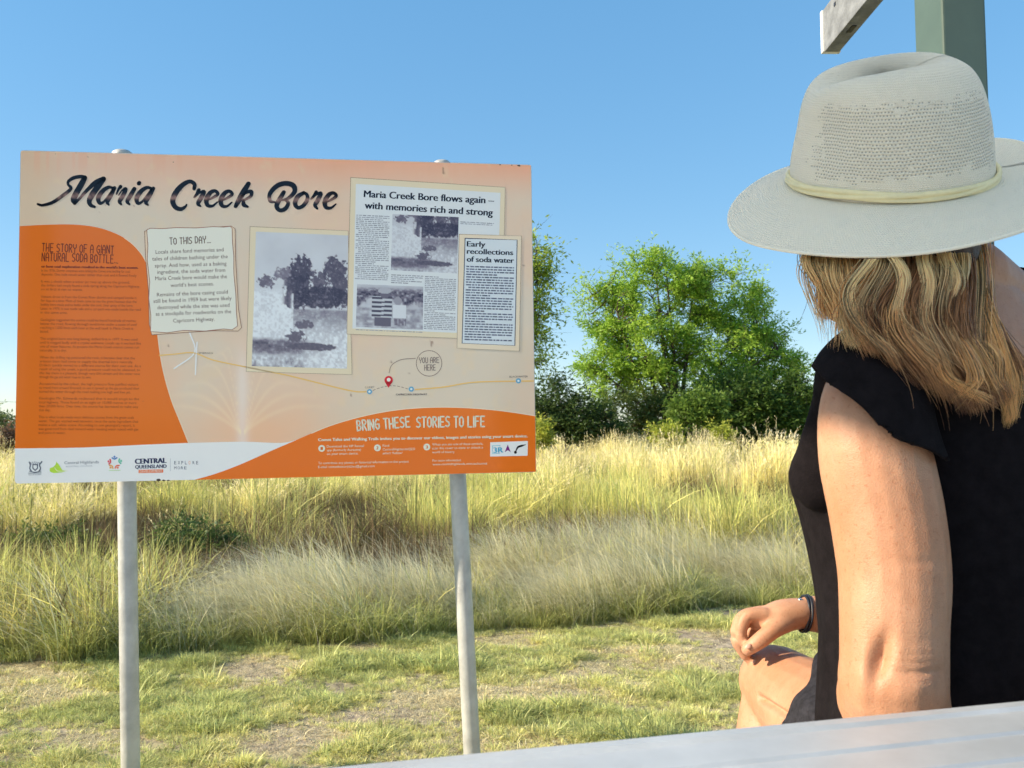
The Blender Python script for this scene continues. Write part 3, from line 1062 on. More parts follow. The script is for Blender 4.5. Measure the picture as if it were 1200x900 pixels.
tstroke([(958, 234, 10), (985, 208, 14), (1014, 200, 26), (996, 242, 30), (978, 275, 26), (992, 298, 14)], 4)

# --- orange panel: story heading and text
a = Print('story_heading', 0.0012)
a.strokes('THE STORY OF A GIANT', (48.5, 294.5), (134, 297.5), 9.5, 0.95, lab(100, 40, 28))
a.strokes('NATURAL SODA BOTTLE...', (48.5, 305.5), (138.5, 308.5), 9.5, 0.95, lab(100, 40, 28))
a = Print('story_text', 0.0012)
ST = [(313.5, 162, 'or how coal exploration resulted in the world\'s best scones.', .03), (318.2, 152, 'In the 1970s, Denver companies were drilling the Comet area looking for coal', 0), (322.8, 160, 'deposits. One hole struck water rather than coal and it flowed freely', 0),
      (331, 152, 'It was a shock when a water jet rose up above the ground,', 0), (335.6, 164, 'the drillers had simply found a soda spring along the Capricorn Highway,', 0), (340.2, 97, 'so at first it ran to waste.', 0),
      (349, 160, 'Visitors drove in from the Comet River district and camped beside it', 0), (353.6, 160, 'for days at a time. Most of them came to see the great fountain that the', 0), (358.2, 156, 'bubbly bore made and to bathe under the cool, clear spray of the bore.', 0), (362.8, 165, 'Later, in 1979, it was made safe and a car-park was made beside the road', 0), (367.4, 79, 'in the same area.', 0),
      (376, 159, 'Geologists suggested the source could be found hundreds of metres', 0), (380.6, 160, 'below the road, flowing through sandstone under a seam of coal', 0), (385.2, 156, 'reaching a 1,000 litres each hour at the well head. In Maria Creek it', 0), (389.8, 57, 'lasted.', 0),
      (398, 161, 'The original bore was long lasting, drilled first in 1977. It was used', 0), (402.6, 165, 'until it clogged badly with a crystal sediment. Locals say it worked like', 0), (407.2, 163, 'one of water features. At present the Maria Creek source cannot run', 0), (411.8, 78, 'naturally. It is dry.', 0),
      (420, 158, 'When the drilling rig punctured the rock, it became clear that the', 0), (424.6, 156, 'artesian basin had come to supply the thermal bore naturally.', 0), (429.2, 165, 'Drillers quickly moved to a different source for their own use. As a', 0), (433.8, 164, 'result of using the creek, a good pressure could not be obtained, to', 0), (438.4, 164, 'this day there is a pleasant, though very thin stream and the water now', 0), (443, 107, 'through the gas and water rises on its own.', 0),
      (451, 162, 'Accustomed by the colour, the high pressure flow justified visitors', 0), (455.6, 163, 'to travel from around Emerald, to see it spread up the gas produced then', 0), (460.2, 153, 'turned the water through the road making one high and free jet.', 0),
      (468, 163, 'Geologist Mr. Edwards reckoned that it would erupt to the', 0), (472.6, 160, 'local highway. Those found on an eight air 10,000 metres or more', 0), (477.2, 162, 'than 20,000 litres. Over time, the source has decreased to make way', 0), (481.8, 59, 'this day.', 0),
      (490, 157, 'This is what locals made most delicious scones from the great soda', 0), (494.6, 162, 'water. The gas washed well between, since the same ingredient that', 0), (499.2, 158, 'makes a soft, white scone. According to one geologist\'s report, it', 0), (503.8, 162, 'was generated from ideal mineral water meeting water mixed with gas', 0), (508.4, 77, 'and pure in water.', 0)]
for y_, xe, s_, bo in ST:
    sk = 0.006 + (512 - y_) * 0.00004
    x0_ = 48.6 - (y_ - 313) * 0.018
    a.text(s_, (x0_, y_), (xe, y_ + (xe - x0_) * sk), 2.9, lab(112, 44, 24) if bo else lab(134, 58, 26), bo)

# --- paper note
a = Print('paper_note', 0.0009)
note_b = [(169.5, 271), (180, 268.5), (215, 268), (255, 266), (271, 265), (275.5, 268), (276, 300), (278, 335), (279.5, 362), (283, 384), (279, 388), (250, 387.5), (205, 390.5), (178, 392.5), (175, 380), (174, 340), (170.5, 300)]
a.poly(note_b, lab(204, 186, 168))
a.line(note_b + note_b[:1], 0.75, lab(130, 88, 72), k=1, up=0.0001)
note_f = [(172, 269.5), (176, 267.5), (190, 268), (206, 266.8), (230, 267.2), (250, 265.6), (262, 266.2), (270, 265.3), (272, 268), (272.5, 285), (274, 300), (274, 320), (276.4, 345), (277, 365), (278.5, 382), (272, 386.5), (262, 385.5), (240, 388), (215, 387.2), (196, 390), (176.5, 388.5), (176.8, 370), (174.4, 350), (175.5, 330), (172.6, 305), (173.4, 288)]
a.poly(note_f, lab(204, 206, 202), up=0.0003)
a.line(note_f + note_f[:1], 0.8, lab(140, 96, 80), k=1, up=0.0004)
a = Print('note_text', 0.0015)
a.strokes('TO THIS DAY...', (198.5, 286.5), (247, 284.5), 7.6, 0.95, lab(92, 66, 52))
for s_, x0_, x1_, y0_, y1_ in (('Locals share fond memories and', 182.5, 262, 297.5, 294.5), ('tales of children bathing under the', 178.5, 267, 305.5, 302.5), ('spray. And how, used as a baking', 181.5, 265.5, 313.5, 310.8),
                               ('ingredient, the soda water from', 184.5, 264, 321, 318.5), ('Maria Creek bore would make the', 182, 266, 328.5, 326), ('world\u2019s best scones.', 200, 250.5, 336.5, 334.5),
                               ('Remains of the bore casing could', 184, 267, 347.5, 344), ('still be found in 1959 but were likely', 180, 271.5, 355, 351.5), ('destroyed while the site was used', 184.5, 269, 362.5, 359.5),
                               ('as a stockpile for roadworks on the', 182.5, 271, 370, 367), ('Capricorn Highway.', 203, 251.5, 378, 375.8)):
    a.text(s_, (x0_, y0_), (x1_, y1_), 4.4, lab(92, 66, 54), 0.008)


# --- pictures as printed tones on a fine grid
def picture(name, quad, nx, ny, fn, lift):
    """quad: photo pixels TL, TR, BR, BL"""
    q = np.array(quad, float)
    s, t = np.meshgrid(np.linspace(0, 1, nx), np.linspace(0, 1, ny))
    s, t = s.ravel(), t.ravel()
    px = (q[0] * (1 - s)[:, None] + q[1] * s[:, None]) * (1 - t)[:, None] + (q[3] * (1 - s)[:, None] + q[2] * s[:, None]) * t[:, None]
    g = np.clip(fn(s, t), 0, 1)
    D, L = lab(34, 34, 62), lab(204, 212, 226)
    M = lab(112, 108, 128)
    c = np.where(g[:, None] < 0.5, D + (M - D) * (g[:, None] * 2), M + (L - M) * (g[:, None] * 2 - 1))
    i = np.arange(nx * ny).reshape(ny, nx)
    f = np.stack([i[:-1, :-1], i[1:, :-1], i[1:, 1:], i[:-1, 1:]], -1).reshape(-1, 4)
    mesh(name, on_board(px, lift), f, INK, sign, tint=c)


def blob(s, t, cx, cy, rx, ry, seed, sc=14, rag=0.75):
    sc = sc * 2.0
    d = ((s - cx) / rx) ** 2 + ((t - cy) / ry) ** 2
    return sstep(0.15, -0.15, d - 1 + rag * 2.2 * (fbm(s * sc + 5, t * sc * 1.3 + 5, seed, 4) - 0.5) * 2) if False else 1 - sstep(-0.2, 0.2, d - 1 + rag * 4 * (fbm(s * sc + 5, t * sc * 1.3 + 5, seed, 6) - 0.5))


def bore_scene(s, t):
    g = 0.84 + 0.12 * (fbm(s * 3, t * 5, 71) - 0.5) + 0.0 * t
    lf = fbm(s * 46, t * 62, 171, 4) - 0.5

    def dark(g, m, v):
        m = m * np.clip(0.92 + 1.6 * lf, 0, 1)
        return g * (1 - m) + np.clip(v + 0.5 * lf, 0, 1) * m
    g = dark(g, blob(s, t, 0.13, 0.37, 0.09, 0.05, 72, 22), 0.3)
    g = dark(g, blob(s, t, 0.33, 0.30, 0.12, 0.045, 73, 18), 0.45)
    g = dark(g, blob(s, t, 0.50, 0.27, 0.11, 0.10, 74, 18), 0.1)
    g = dark(g, blob(s, t, 0.47, 0.42, 0.13, 0.13, 75, 16), 0.08)
    g = dark(g, blob(s, t, 0.70, 0.36, 0.10, 0.09, 76, 20), 0.22)
    g = dark(g, blob(s, t, 0.86, 0.26, 0.12, 0.09, 77, 20), 0.15)
    g = dark(g, blob(s, t, 0.92, 0.42, 0.10, 0.12, 78, 20), 0.2)
    g = dark(g, blob(s, t, 0.72, 0.47, 0.28, 0.085, 79, 14, 0.3), 0.06)
    gr = sstep(0.555, 0.575, t) * (s > 0.40)
    g = dark(g, gr, 0.55 + 0.35 * sstep(0.58, 0.8, t) + 0.25 * (fbm(s * 26, t * 40, 80) - 0.5))
    # plume of water to the left of the jet
    edge = 0.40 - 0.30 * sstep(0.30, 0.44, 0.72 - t) * 0 - 0.02
    pl_ = (s < 0.41) * sstep(0.40, 0.47, t + 0.35 * (0.3 - s) * 0)
    g = dark(g, pl_ * 0.95, 0.97 + 0.16 * (fbm(s * 7, t * 7, 81) - 0.5))
    g = dark(g, (1 - sstep(0.0, 0.07, np.abs(s - 0.36))) * (t > 0.33) * (t < 0.56) * (vnoise(s * 30, t * 14, 82) > 0.45), 0.18)
    g = dark(g, (1 - sstep(0.0, 0.016, np.abs(s - 0.415))) * (t > 0.45) * (t < 0.8), 0.97)
    g = dark(g, sstep(0.77, 0.82, t) * (1 - sstep(0.35, 0.82, s)) * (1 - sstep(0.86, 0.95, t)), 0.36 + 0.7 * (fbm(s * 22, t * 40, 83) - 0.5))
    g = dark(g, blob(s, t, 0.62, 0.845, 0.26, 0.028, 84, 14, 0.3), 0.22)
    g = dark(g, blob(s, t, 0.45, 0.77, 0.09, 0.045, 85, 20, 0.9), 0.25)
    g = dark(g, blob(s, t, 0.54, 0.68, 0.09, 0.03, 86, 24, 0.7), 0.3)
    g = dark(g, sstep(0.90, 0.95, t) * (1 - sstep(0.5, 0.6, s)), 0.72 + 0.9 * (fbm(s * 30, t * 30, 87) - 0.5))
    return g


a = Print('photo_mount', 0.0009)
CRM, CRE = lab(202, 192, 172), lab(150, 132, 116)


def mount(a, quad, up=0.0, col=None):
    a.poly(quad, CRM if col is None else col, up=up)
    a.line(list(quad) + [quad[0]], 0.7, CRE, k=1, up=up + 0.0001)


mount(a, [(293, 265.5), (408, 270.5), (412.5, 439), (288.5, 435.5)])
picture('bore_photograph', [(300, 271.5), (408, 276), (406.5, 432), (295, 429)], 130, 180, bore_scene, 0.0012)
a = Print('newspaper_clipping', 0.0016)
mount(a, [(411, 208), (592, 219.5), (588, 398.5), (406.5, 391.5)])
a.poly([(417, 215.5), (586.5, 226), (581.5, 392), (413, 385)], lab(196, 203, 214), up=0.0002)
picture('spring_photograph', [(460, 251), (537.5, 254.5), (535.5, 320.5), (458, 316.5)], 90, 80, lambda s, t: bore_scene(s * 0.95, 0.32 + t * 0.62) * 0.9, 0.0021)


def people_scene(s, t):
    def dark(g, m, v):
        return g * (1 - m) + v * m
    g = 0.75 + 0.2 * (fbm(s * 5, t * 8, 90) - 0.5)
    g = dark(g, sstep(-0.08, 0.06, 0.42 - t + 0.5 * (fbm(s * 9, t * 3, 91) - 0.5)) * sstep(0.02, 0.18, t), 0.35 + 1.1 * (fbm(s * 26, t * 26, 92) - 0.5))
    g = dark(g, sstep(0.5, 0.56, t), 0.68 + 0.5 * (fbm(s * 14, t * 14, 93) - 0.5))
    m = (np.abs(s - 0.38) < 0.155) * (t > 0.26) * (t < 0.78)
    g = dark(g, m, np.where(np.sin(t * 62 + s * 5) > 0.1, 0.15, 0.8))
    g = dark(g, (np.abs(s - 0.40) < 0.12) * (t >= 0.76) * (t < 0.95), 0.3)
    g = dark(g, ((s - 0.42) ** 2 / 0.006 + (t - 0.19) ** 2 / 0.014 < 1) * 1.0, 0.35)
    g = dark(g, ((s - 0.42) ** 2 / 0.010 + (t - 0.13) ** 2 / 0.005 < 1) * 1.0, 0.7)
    g = dark(g, ((s - 0.62) ** 2 / 0.0035 + (t - 0.36) ** 2 / 0.010 < 1) * 1.0, 0.6)
    g = dark(g, (np.abs(s - 0.65) < 0.10) * (t > 0.45) * (t < 0.75), 0.9)
    g = dark(g, (np.abs(s - 0.66) < 0.09) * (t >= 0.75) * (t < 0.92), 0.25 + 0.5 * vnoise(s * 40, t * 20, 94))
    return g


picture('people_photograph', [(418.5, 333), (496, 336), (495.5, 386.5), (417, 383)], 90, 60, people_scene, 0.0021)
a = Print('headline_text', 0.0021)
a.text('Maria Creek Bore flows again \u2013', (426.5, 231), (578.5, 238.8), 8.0, lab(26, 28, 44), 0.017)
a.text('with memories rich and strong', (427.5, 244.3), (577, 253), 8.0, lab(26, 28, 44), 0.017)
NP = lab(138, 142, 158)
a = Print('newsprint_columns', 0.0021)
a.newsprint(417.5, 251.5, 456.5, 330, -0.02, 0.045, 2.25, 1.05, NP, 1)
a.newsprint(458.5, 321.5, 496, 334, -0.02, 0.045, 2.25, 1.05, NP, 2)
a.newsprint(498, 323.5, 534.5, 388, -0.02, 0.045, 2.1, 1.0, NP, 3)
a.newsprint(539.5, 259.5, 579, 263.5, 0, 0.05, 2.0, 0.9, NP, 4)
a.newsprint(417, 385.8, 495, 388.5, 0, 0.04, 1.8, 0.8, NP, 5)
a = Print('small_clipping', 0.0024)
mount(a, [(538, 274.5), (611, 276.5), (608.5, 411.5), (535.5, 408)], col=lab(206, 194, 178))
a.poly([(545, 279.3), (606, 281.2), (603.3, 405), (541.5, 402.2)], lab(190, 200, 214), up=0.0002)
a.line([(545, 279.3), (606, 281.2), (603.3, 405), (541.5, 402.2), (545, 279.3)], 1.0, lab(52, 58, 84), k=1, up=0.0003)
a = Print('small_clipping_text', 0.0029)
for s_, x1_, y0_, y1_ in (('Early', 568.5, 288.8, 289.4), ('recollections', 601, 297.4, 299), ('of soda water', 602, 306.6, 308.3)):
    a.text(s_, (547.2, y0_), (x1_, y1_), 6.2, lab(26, 28, 44), 0.018)
a.newsprint(546.5, 311.5, 602.5, 401.5, -0.025, 0.03, 3.05, 1.55, lab(84, 90, 116), 6)

# --- map line, pin and callout
a = Print('route_map', 0.0009)
YL, GRY = lab(226, 176, 110), lab(128, 108, 104)
a.line([(187, 416.5), (205, 415), (227, 413.5), (250, 422), (288, 430)], 1.5, YL)
a.line([(338, 440), (370, 448), (400, 455.5), (418, 459), (431, 459)], 1.6, YL)
a.line([(487, 456.5), (520, 453.5), (550, 448.5), (580, 447), (625, 446.5)], 1.6, YL)
a.line([(288, 430), (338, 440)], 1.5, YL)
for px_ in ([(222, 389), (228, 413), (204, 432)], [(231, 401), (230, 414), (229, 439)]):
    a.line(px_, 1.6, lab(222, 220, 222))
for k_ in range(9):
    t_ = k_ / 9.0
    q0 = np.array([437, 457.5]) + np.array([43, -1]) * t_
    a.line([q0 + [0, -5 * math.sin(t_ * 3.14)], q0 + [2.6, -5 * math.sin(t_ * 3.14 + .2)]], 0.7, GRY, k=1)
for x_, y_ in ((433, 459), (482, 456), (607.5, 446.3)):
    a.disc(x_, y_, 3.1, lab(92, 150, 188), up=0.0001)
    a.disc(x_, y_, 1.3, lab(200, 214, 224), up=0.0003)
a.line([(456, 437), (459, 428), (470, 421.5), (487, 420)], 0.8, GRY)
a.ring(502.8, 425.8, 15, 0.8, GRY)
a.disc(455.5, 445.5, 5.0, lab(190, 24, 48), up=0.0002)
a.poly([(450.8, 447.5), (460.2, 447.5), (455.2, 454.5)], lab(190, 24, 48), up=0.0002)
a.disc(455.5, 445, 2.2, lab(214, 208, 208), up=0.0004)
a = Print('map_lettering', 0.0014)
a.strokes('YOU ARE', (491, 425.5), (515, 425), 6.4, 0.8, lab(120, 104, 104))
a.strokes('HERE', (497, 434), (511, 433.8), 6.4, 0.8, lab(120, 104, 104))
a.text('EMERALD', (233, 414.6), (249.5, 414.8), 2.0, lab(90, 80, 84), 0.01)
a.text('COMET', (427.5, 455), (439, 454.6), 2.0, lab(90, 80, 84), 0.01)
a.text('CAPRICORN HIGHWAY', (464, 463.4), (500.5, 463), 2.1, lab(80, 72, 78), 0.02)
a.text('BLACKWATER', (597, 442.6), (618.5, 442.2), 2.1, lab(80, 72, 78), 0.01)

# --- bottom right panel text
a = Print('invitation_text', 0.0014)
LT = lab(236, 214, 196)
LT = np.minimum(LT, 0.85)
a.strokes('BRING THESE', (418, 505), (481.5, 500.2), 12.0, 1.7, LT)
a.strokes('STORIES TO LIFE', (487.5, 500.6), (569, 500.2), 12.0, 1.7, LT)
a.text('Comet Tales and Walking Trails invites you to discover our videos, images and stories using your smart device.', (373, 517), (618, 512.5), 3.4, LT, 0.02)
for x_, y_, n_ in ((377, 525.5, '1'), (442.3, 524.8, '2'), (500.2, 523.8, '3')):
    a.disc(x_, y_, 4.0, LT)
    a.text(n_, (x_ - 1.2, y_ + 1.8), (x_ + 1.2, y_ + 1.8), 3.6, lab(190, 96, 36), 0.02, up=0.0003)
for s_, x0_, x1_, y_ in (('Download the HP Reveal', 383, 426.5, 524.5), ('app (formerly Aurasma)', 383, 423, 528.8), ('on your smart device.', 383, 420, 533.2),
                         ('Find', 448.5, 456, 523.6), ('CentralHighlandsQLD', 448.5, 486.5, 528), ('select \u2018Follow\u2019', 448.5, 472, 532.4),
                         ('When you see one of these symbols,', 506.5, 566, 522.2), ('scan the cover to state or unlock a', 506.5, 566, 526.6), ('world of history.', 506.5, 533, 531.2),
                         ('To contribute any photos or historical information to the project', 373, 479, 544), ('E-mail comethistorytales@gmail.com', 373, 439, 548.5),
                         ('For more information', 507, 540, 541), ('www.centralhighlands.com.au/comet', 507, 571, 545.4)):
    a.text(s_, (x0_, y_), (x1_, y_ - (x1_ - x0_) * 0.018), 2.7, LT, 0.006)
a = Print('partner_badge', 0.0013)
a.poly([(574.5, 518.3), (618.5, 516.8), (618.2, 534), (574.3, 535)], WH)
a.line([(577, 522.5), (577, 531.5), (585.5, 531.3)], 0.7, lab(90, 170, 200), k=1, up=0.0002)
a.line([(577, 522.5), (586, 522.2)], 0.7, lab(90, 170, 200), k=1, up=0.0002)
a.text('3R', (578.5, 530.6), (589.5, 530.2), 6.2, lab(50, 150, 190), 0.02, up=0.0003)
a.poly([(591.5, 530), (595, 521), (598.5, 529.8), (595, 527.5)], lab(110, 40, 120), up=0.0002)
a.disc(604, 530, 1.7, lab(30, 30, 36), up=0.0002)
a.line([(604.5, 528.5), (607, 524), (611, 522.5), (616, 521)], [1.2, 2.2, 2.4, 0.6], lab(30, 30, 36), up=0.0002)

# --- logos on the white strip
DK = lab(84, 90, 108)
a = Print('coat_of_arms', 0.0012)
for k_ in range(5):
    a.line([(36 + k_ * 2.4, 541 - abs(2 - k_) * -0.4), (36.6 + k_ * 2.4, 544)], 0.8, DK, k=1)
a.poly([(38, 544), (44.5, 544), (44.5, 549), (41.2, 552), (38, 549)], DK)
a.poly([(39.2, 545.2), (43.3, 545.2), (43.3, 548.4), (41.2, 550.4), (39.2, 548.4)], WH, up=0.0003)
a.line([(34.3, 541.5), (35.5, 545), (35, 549), (37, 552.5)], 1.4, DK)
a.line([(49, 541), (46.5, 545), (47.5, 549), (45.5, 552.5)], 1.4, DK)
a.line([(34.5, 552), (41, 553.4), (48, 552)], 0.9, DK)
a.line([(33.5, 554.4), (48.3, 554.2)], 0.8, DK, k=1)
a.text('Queensland Government', (33.5, 557), (48.3, 556.7), 1.5, DK)
a = Print('council_logo', 0.0012)
GL = lab(164, 200, 70)
a.poly([(66, 541), (69.5, 545), (73, 551), (79.5, 551.5), (72, 553.6), (63, 554.4), (58.2, 552.5), (58.5, 548.5), (62.5, 547.3), (65.5, 544)], GL)
a.line([(64, 548), (68, 552), (78, 551.6)], 0.6, lab(220, 230, 200), up=0.0002)
a.text('Central Highlands', (75.4, 544), (115.8, 542.9), 3.4, lab(92, 98, 116), 0.012)
a.text('REGIONAL COUNCIL', (77.5, 547.6), (108.5, 546.8), 1.9, lab(150, 156, 170))
a = Print('people_emblem', 0.0012)
for x_, y_, cc in ((134.2, 536.5, (52, 110, 180)), (128.3, 541, (196, 50, 66)), (140.8, 540.5, (72, 176, 150)), (130.3, 547, (230, 150, 50)), (137.3, 547, (222, 96, 60))):
    ang = math.atan2(y_ - 542.5, x_ - 134.3)
    ca, sa = math.cos(ang), math.sin(ang)
    a.disc(x_ + ca * 1.2, y_ + sa * 1.2, 1.2, lab(*cc))
    a.line([(x_ - sa * 2.8, y_ + ca * 2.8), (x_ - ca * 1.4, y_ - sa * 1.4), (x_ + sa * 2.8, y_ - ca * 2.8)], 1.5, lab(*cc))
a.line([(128, 551.4), (141, 551)], 0.7, lab(160, 196, 140), k=1)
a = Print('region_wordmark', 0.0012)
a.text('CENTRAL', (158.6, 543.6), (194.8, 542.4), 5.9, lab(40, 48, 84), 0.03)
a.text('QUEENSLAND', (158.6, 549.2), (195.2, 548.2), 4.2, lab(40, 48, 84), 0.02)
a.poly([(162.4, 550.6), (191.3, 549.9), (191.3, 553.8), (162.4, 554.4)], lab(228, 112, 76))
a.text('DEVELOPMENT', (164, 553.6), (190, 553), 2.4, lab(240, 220, 210), 0.01, up=0.0003)
a.line([(199.7, 537.5), (199.7, 552)], 0.5, lab(160, 166, 182), k=1)
for ch, x_, cc in (('E', 204.3, (60, 70, 100)), ('X', 208.6, (60, 70, 100)), ('P', 212.6, (60, 70, 100)), ('L', 216.8, (60, 70, 100)), ('O', 221.0, (228, 140, 110)), ('R', 225.8, (60, 70, 100)), ('E', 230, (60, 70, 100))):
    a.text(ch, (x_, 544.2), (x_ + 2.3, 544.1), 3.9, lab(*cc), 0.0)
for k_, ch in enumerate('MORE'):
    a.text(ch, (204.3 + k_ * 3.9, 550), (207 + k_ * 3.9, 549.9), 3.4, lab(60, 70, 100), 0.0)


def flush_texts():
    dg0 = []
    for (pr, s, p0, p1, h, tint, bold, up) in TEXTS:
        cu = bpy.data.curves.new('t', 'FONT')
        cu.body = s
        cu.size = 1.0
        cu.offset = 0.0
        cu.resolution_u = 2 if h < 5 else 4
        ob = bpy.data.objects.new('t', cu)
        COL.objects.link(ob)
        dg0.append(ob)
    bpy.context.view_layer.update()
    dg = bpy.context.evaluated_depsgraph_get()
    for ob, (pr, s, p0, p1, h, tint, bold, up) in zip(dg0, TEXTS):
        me = bpy.data.meshes.new_from_object(ob.evaluated_get(dg))
        n = len(me.vertices)
        if n:
            v = np.empty(n * 3, np.float32)
            me.vertices.foreach_get('co', v)
            v = v.reshape(-1, 3)
            x0, x1 = v[:, 0].min(), v[:, 0].max()
            d = p1 - p0
            un = d / np.linalg.norm(d)
            upv = np.array([un[1], -un[0]])
            px = p0 + np.outer((v[:, 0] - x0) / (x1 - x0), d) + np.outer(v[:, 1] / 0.69 * h, upv)
            fs_ = [tuple(p.vertices) for p in me.polygons]
            for k_b, sh_ in enumerate(np.linspace(-1, 1, 3) if bold > 0.012 else (0.0,)):     # heavier type
                pr.add(on_board(px + un * sh_ * bold * h * 3.2, pr.lift + up + 0.00008 * k_b), fs_, np.tile(tint, (n, 1)))
        bpy.data.meshes.remove(me)
    for ob in dg0:
        cu = ob.data
        bpy.data.objects.remove(ob)
        bpy.data.curves.remove(cu)
    for pr in ALLP:
        pr.finish()


flush_texts()

# scuffs on the sheet's lower and upper edge
mb = MB()
CHIP = pmat('dark_chip', (0.05, 0.04, 0.04), rough=0.8)
for x_, y_, w_ in ((186, 562.3, 3), (192, 563, 2.2), (197, 563, 2), (168, 470, 0.6), (65, 180.5, 0.7), (203, 190, 0.8), (600, 193.5, 1), (586, 193, 1.6), (608, 194, 2)):
    r_ = np.random.default_rng(int(x_))
    aa = np.arange(7) * 2 * np.pi / 7
    px_ = np.stack([x_ + np.cos(aa) * w_ * r_.uniform(.5, 1.2, 7), y_ + np.sin(aa) * w_ * 0.6 * r_.uniform(.5, 1.2, 7)], -1)
    mb.add(on_board(px_, 0.0011), [tuple(range(7))])
mb.build('edge_chip', CHIP, sign)['kind'] = 'stuff'


# posts behind the sheet, leaning with it; rails and clamps
def behind(px, off):
    d = FW + RT * (px[0] - 600) / FOC + UP * (450 - px[1]) / FOC
    t = ((SCN - SN * off - CAM) @ SN) / (d @ SN)
    return CAM + d * t


def lathe(mb, base, ax, prof, n=24):
    ax = ax / np.linalg.norm(ax)
    u = np.cross(ax, [0, 1.0, 0])
    u /= np.linalg.norm(u)
    v = np.cross(ax, u)
    t = np.arange(n) * 2 * np.pi / n
    ring = np.outer(np.cos(t), u) + np.outer(np.sin(t), v)
    V = np.concatenate([base + ax * h + ring * r for h, r in prof])
    m = len(prof)
    F = [(i * n + j, i * n + (j + 1) % n, (i + 1) * n + (j + 1) % n, (i + 1) * n + j) for i in range(m - 1) for j in range(n)]
    F.append(tuple(range((m - 1) * n, m * n)))
    mb.add(V, F)


OFFP = 0.0034 + 0.022 + 0.027
for (top, low) in (((143.5, 178), (153, 900)), ((517.5, 190), (553, 880))):
    A, B = behind(top, OFFP), behind(low, OFFP)
    d = (A - B) / np.linalg.norm(A - B)
    A = A - d * (0.007)
    B = B - d * ((B[2] + 0.15) / d[2])
    mb = MB()
    L = np.linalg.norm(A - B)
    lathe(mb, B, d, [(0, 0.0243), (L * 0.5, 0.0243), (L - 0.004, 0.0243)], 28)
    p = mb.build('post', GALV, sign, smooth=True)
    mb = MB()
    lathe(mb, A, d, [(-0.02, 0.025), (-0.02, 0.0275), (-0.004, 0.0275), (0.003, 0.027), (0.009, 0.02), (0.012, 0.010), (0.0125, 0.001)], 28)
    cp = mb.build('post_cap', GALV, sign, smooth=True)
for zz in (0.30, -0.30):
    mb = MB()
    mb.box(SCN + SZ * zz - SN * (0.0036 + 0.011), SU * 0.62, SZ * 0.02, SN * 0.0108)
    mb.build('rail', ALU, sign, bevel=0.002)
    for (top, low) in (((143.5, 178), (153, 900)), ((517.5, 190), (553, 880))):
        A, B = behind(top, OFFP), behind(low, OFFP)
        d = (A - B) / np.linalg.norm(A - B)
        t = ((SCN + SZ * zz - B) @ SZ) / (d @ SZ)
        q = B + d * t
        mb = MB()
        lathe(mb, q - d * 0.015, d, [(0, 0.0272), (0, 0.031), (0.03, 0.031), (0.03, 0.0272)], 24)
        mb.build('clamp', ALU, sign, smooth=False)
# ---------------------------------------------------------------- picnic shelter over the camera
GREENP = pmat('green_grey_paint', (0.078, 0.115, 0.092), rough=0.38, noise=5, amt=0.08, bump=0.0003, bscale=60, rnoise=0.06)
SHEETM = pmat('roof_sheet_underside', (0.84, 0.83, 0.80), rough=0.5, metal=0.2, noise=3, amt=0.06)
TIMB = pmat('weathered_timber', (0.19, 0.20, 0.21), rough=0.8, noise=18, amt=0.3, bump=0.0015, bscale=120)
SUNEND = pmat('sunlit_end_colour', (0.75, 0.74, 0.70), rough=0.7, noise=20, amt=0.08)
sh = empty('picnic_shelter', (1.14, 2.1, 0))
tag(sh, 'green steel post and grey roof beam of the picnic shelter above the hat', 'shelter')
ROOFZ = 2.52


def square_post(x, y, name='post', ang=0.0, h=2.40, w_=0.122):
    mb = MB()
    ca, sa = math.cos(ang) * w_ / 2, math.sin(ang) * w_ / 2
    mb.box((x, y, h / 2), (ca, sa, 0), (-sa, ca, 0), (0, 0, h / 2))
    o = mb.build(name, GREENP, sh, bevel=0.007, seg=3)
    mb = MB()
    mb.box((x, y, 0.006), (0.1, 0, 0), (0, 0.1, 0), (0, 0, 0.006))
    mb.build('base_plate', GREENP, sh, bevel=0.002)
    return o


# nearest corner of the visible post sits at photo column 1107
ANG = rad(34 + 28.0)
cpt = P(1107, 100, 2.05)
ctr = np.array([cpt[0], cpt[1]]) + np.array([math.cos(rad(28.2) ) * 0, 0])
vx = np.array([cpt[0], cpt[1]]) / np.linalg.norm(cpt[:2])
a_ = math.atan2(vx[1], vx[0])
W_ = 0.122
# left face takes 31 px and right face 46 px of the width
th = math.atan2(31.0, 46.0)
d1 = np.array([math.cos(a_ - (math.pi / 2 - th)), math.sin(a_ - (math.pi / 2 - th))])   # along the right-hand face
d2 = np.array([-d1[1], d1[0]])
c0 = np.array([cpt[0], cpt[1]]) + (d1 + d2) * W_ / 2
square_post(c0[0], c0[1], ang=math.atan2(d1[1], d1[0]))
for x, y in ((-1.93, -0.2), (1.14, -0.6), (-1.93, 1.15)):
    square_post(x, y)
# beams under the roof, running front to back; the outer end of one shows
def rafter(x, y0, y1, z, cut=0.0):
    w2, hgt = 0.026, 0.15
    # plan outline: the far end is cut on a splay so its sunlit end face looks left
    A = [(x - w2, y0), (x + w2, y0), (x + w2, y1), (x - w2, y1 - cut)]
    mb = MB()
    vs = [(p[0], p[1], z) for p in A] + [(p[0], p[1], z + hgt) for p in A]
    mb.add(vs, [(0, 3, 2, 1), (4, 5, 6, 7), (0, 1, 5, 4), (1, 2, 6, 5), (0, 4, 7, 3), (2, 3, 7, 6)])
    return mb


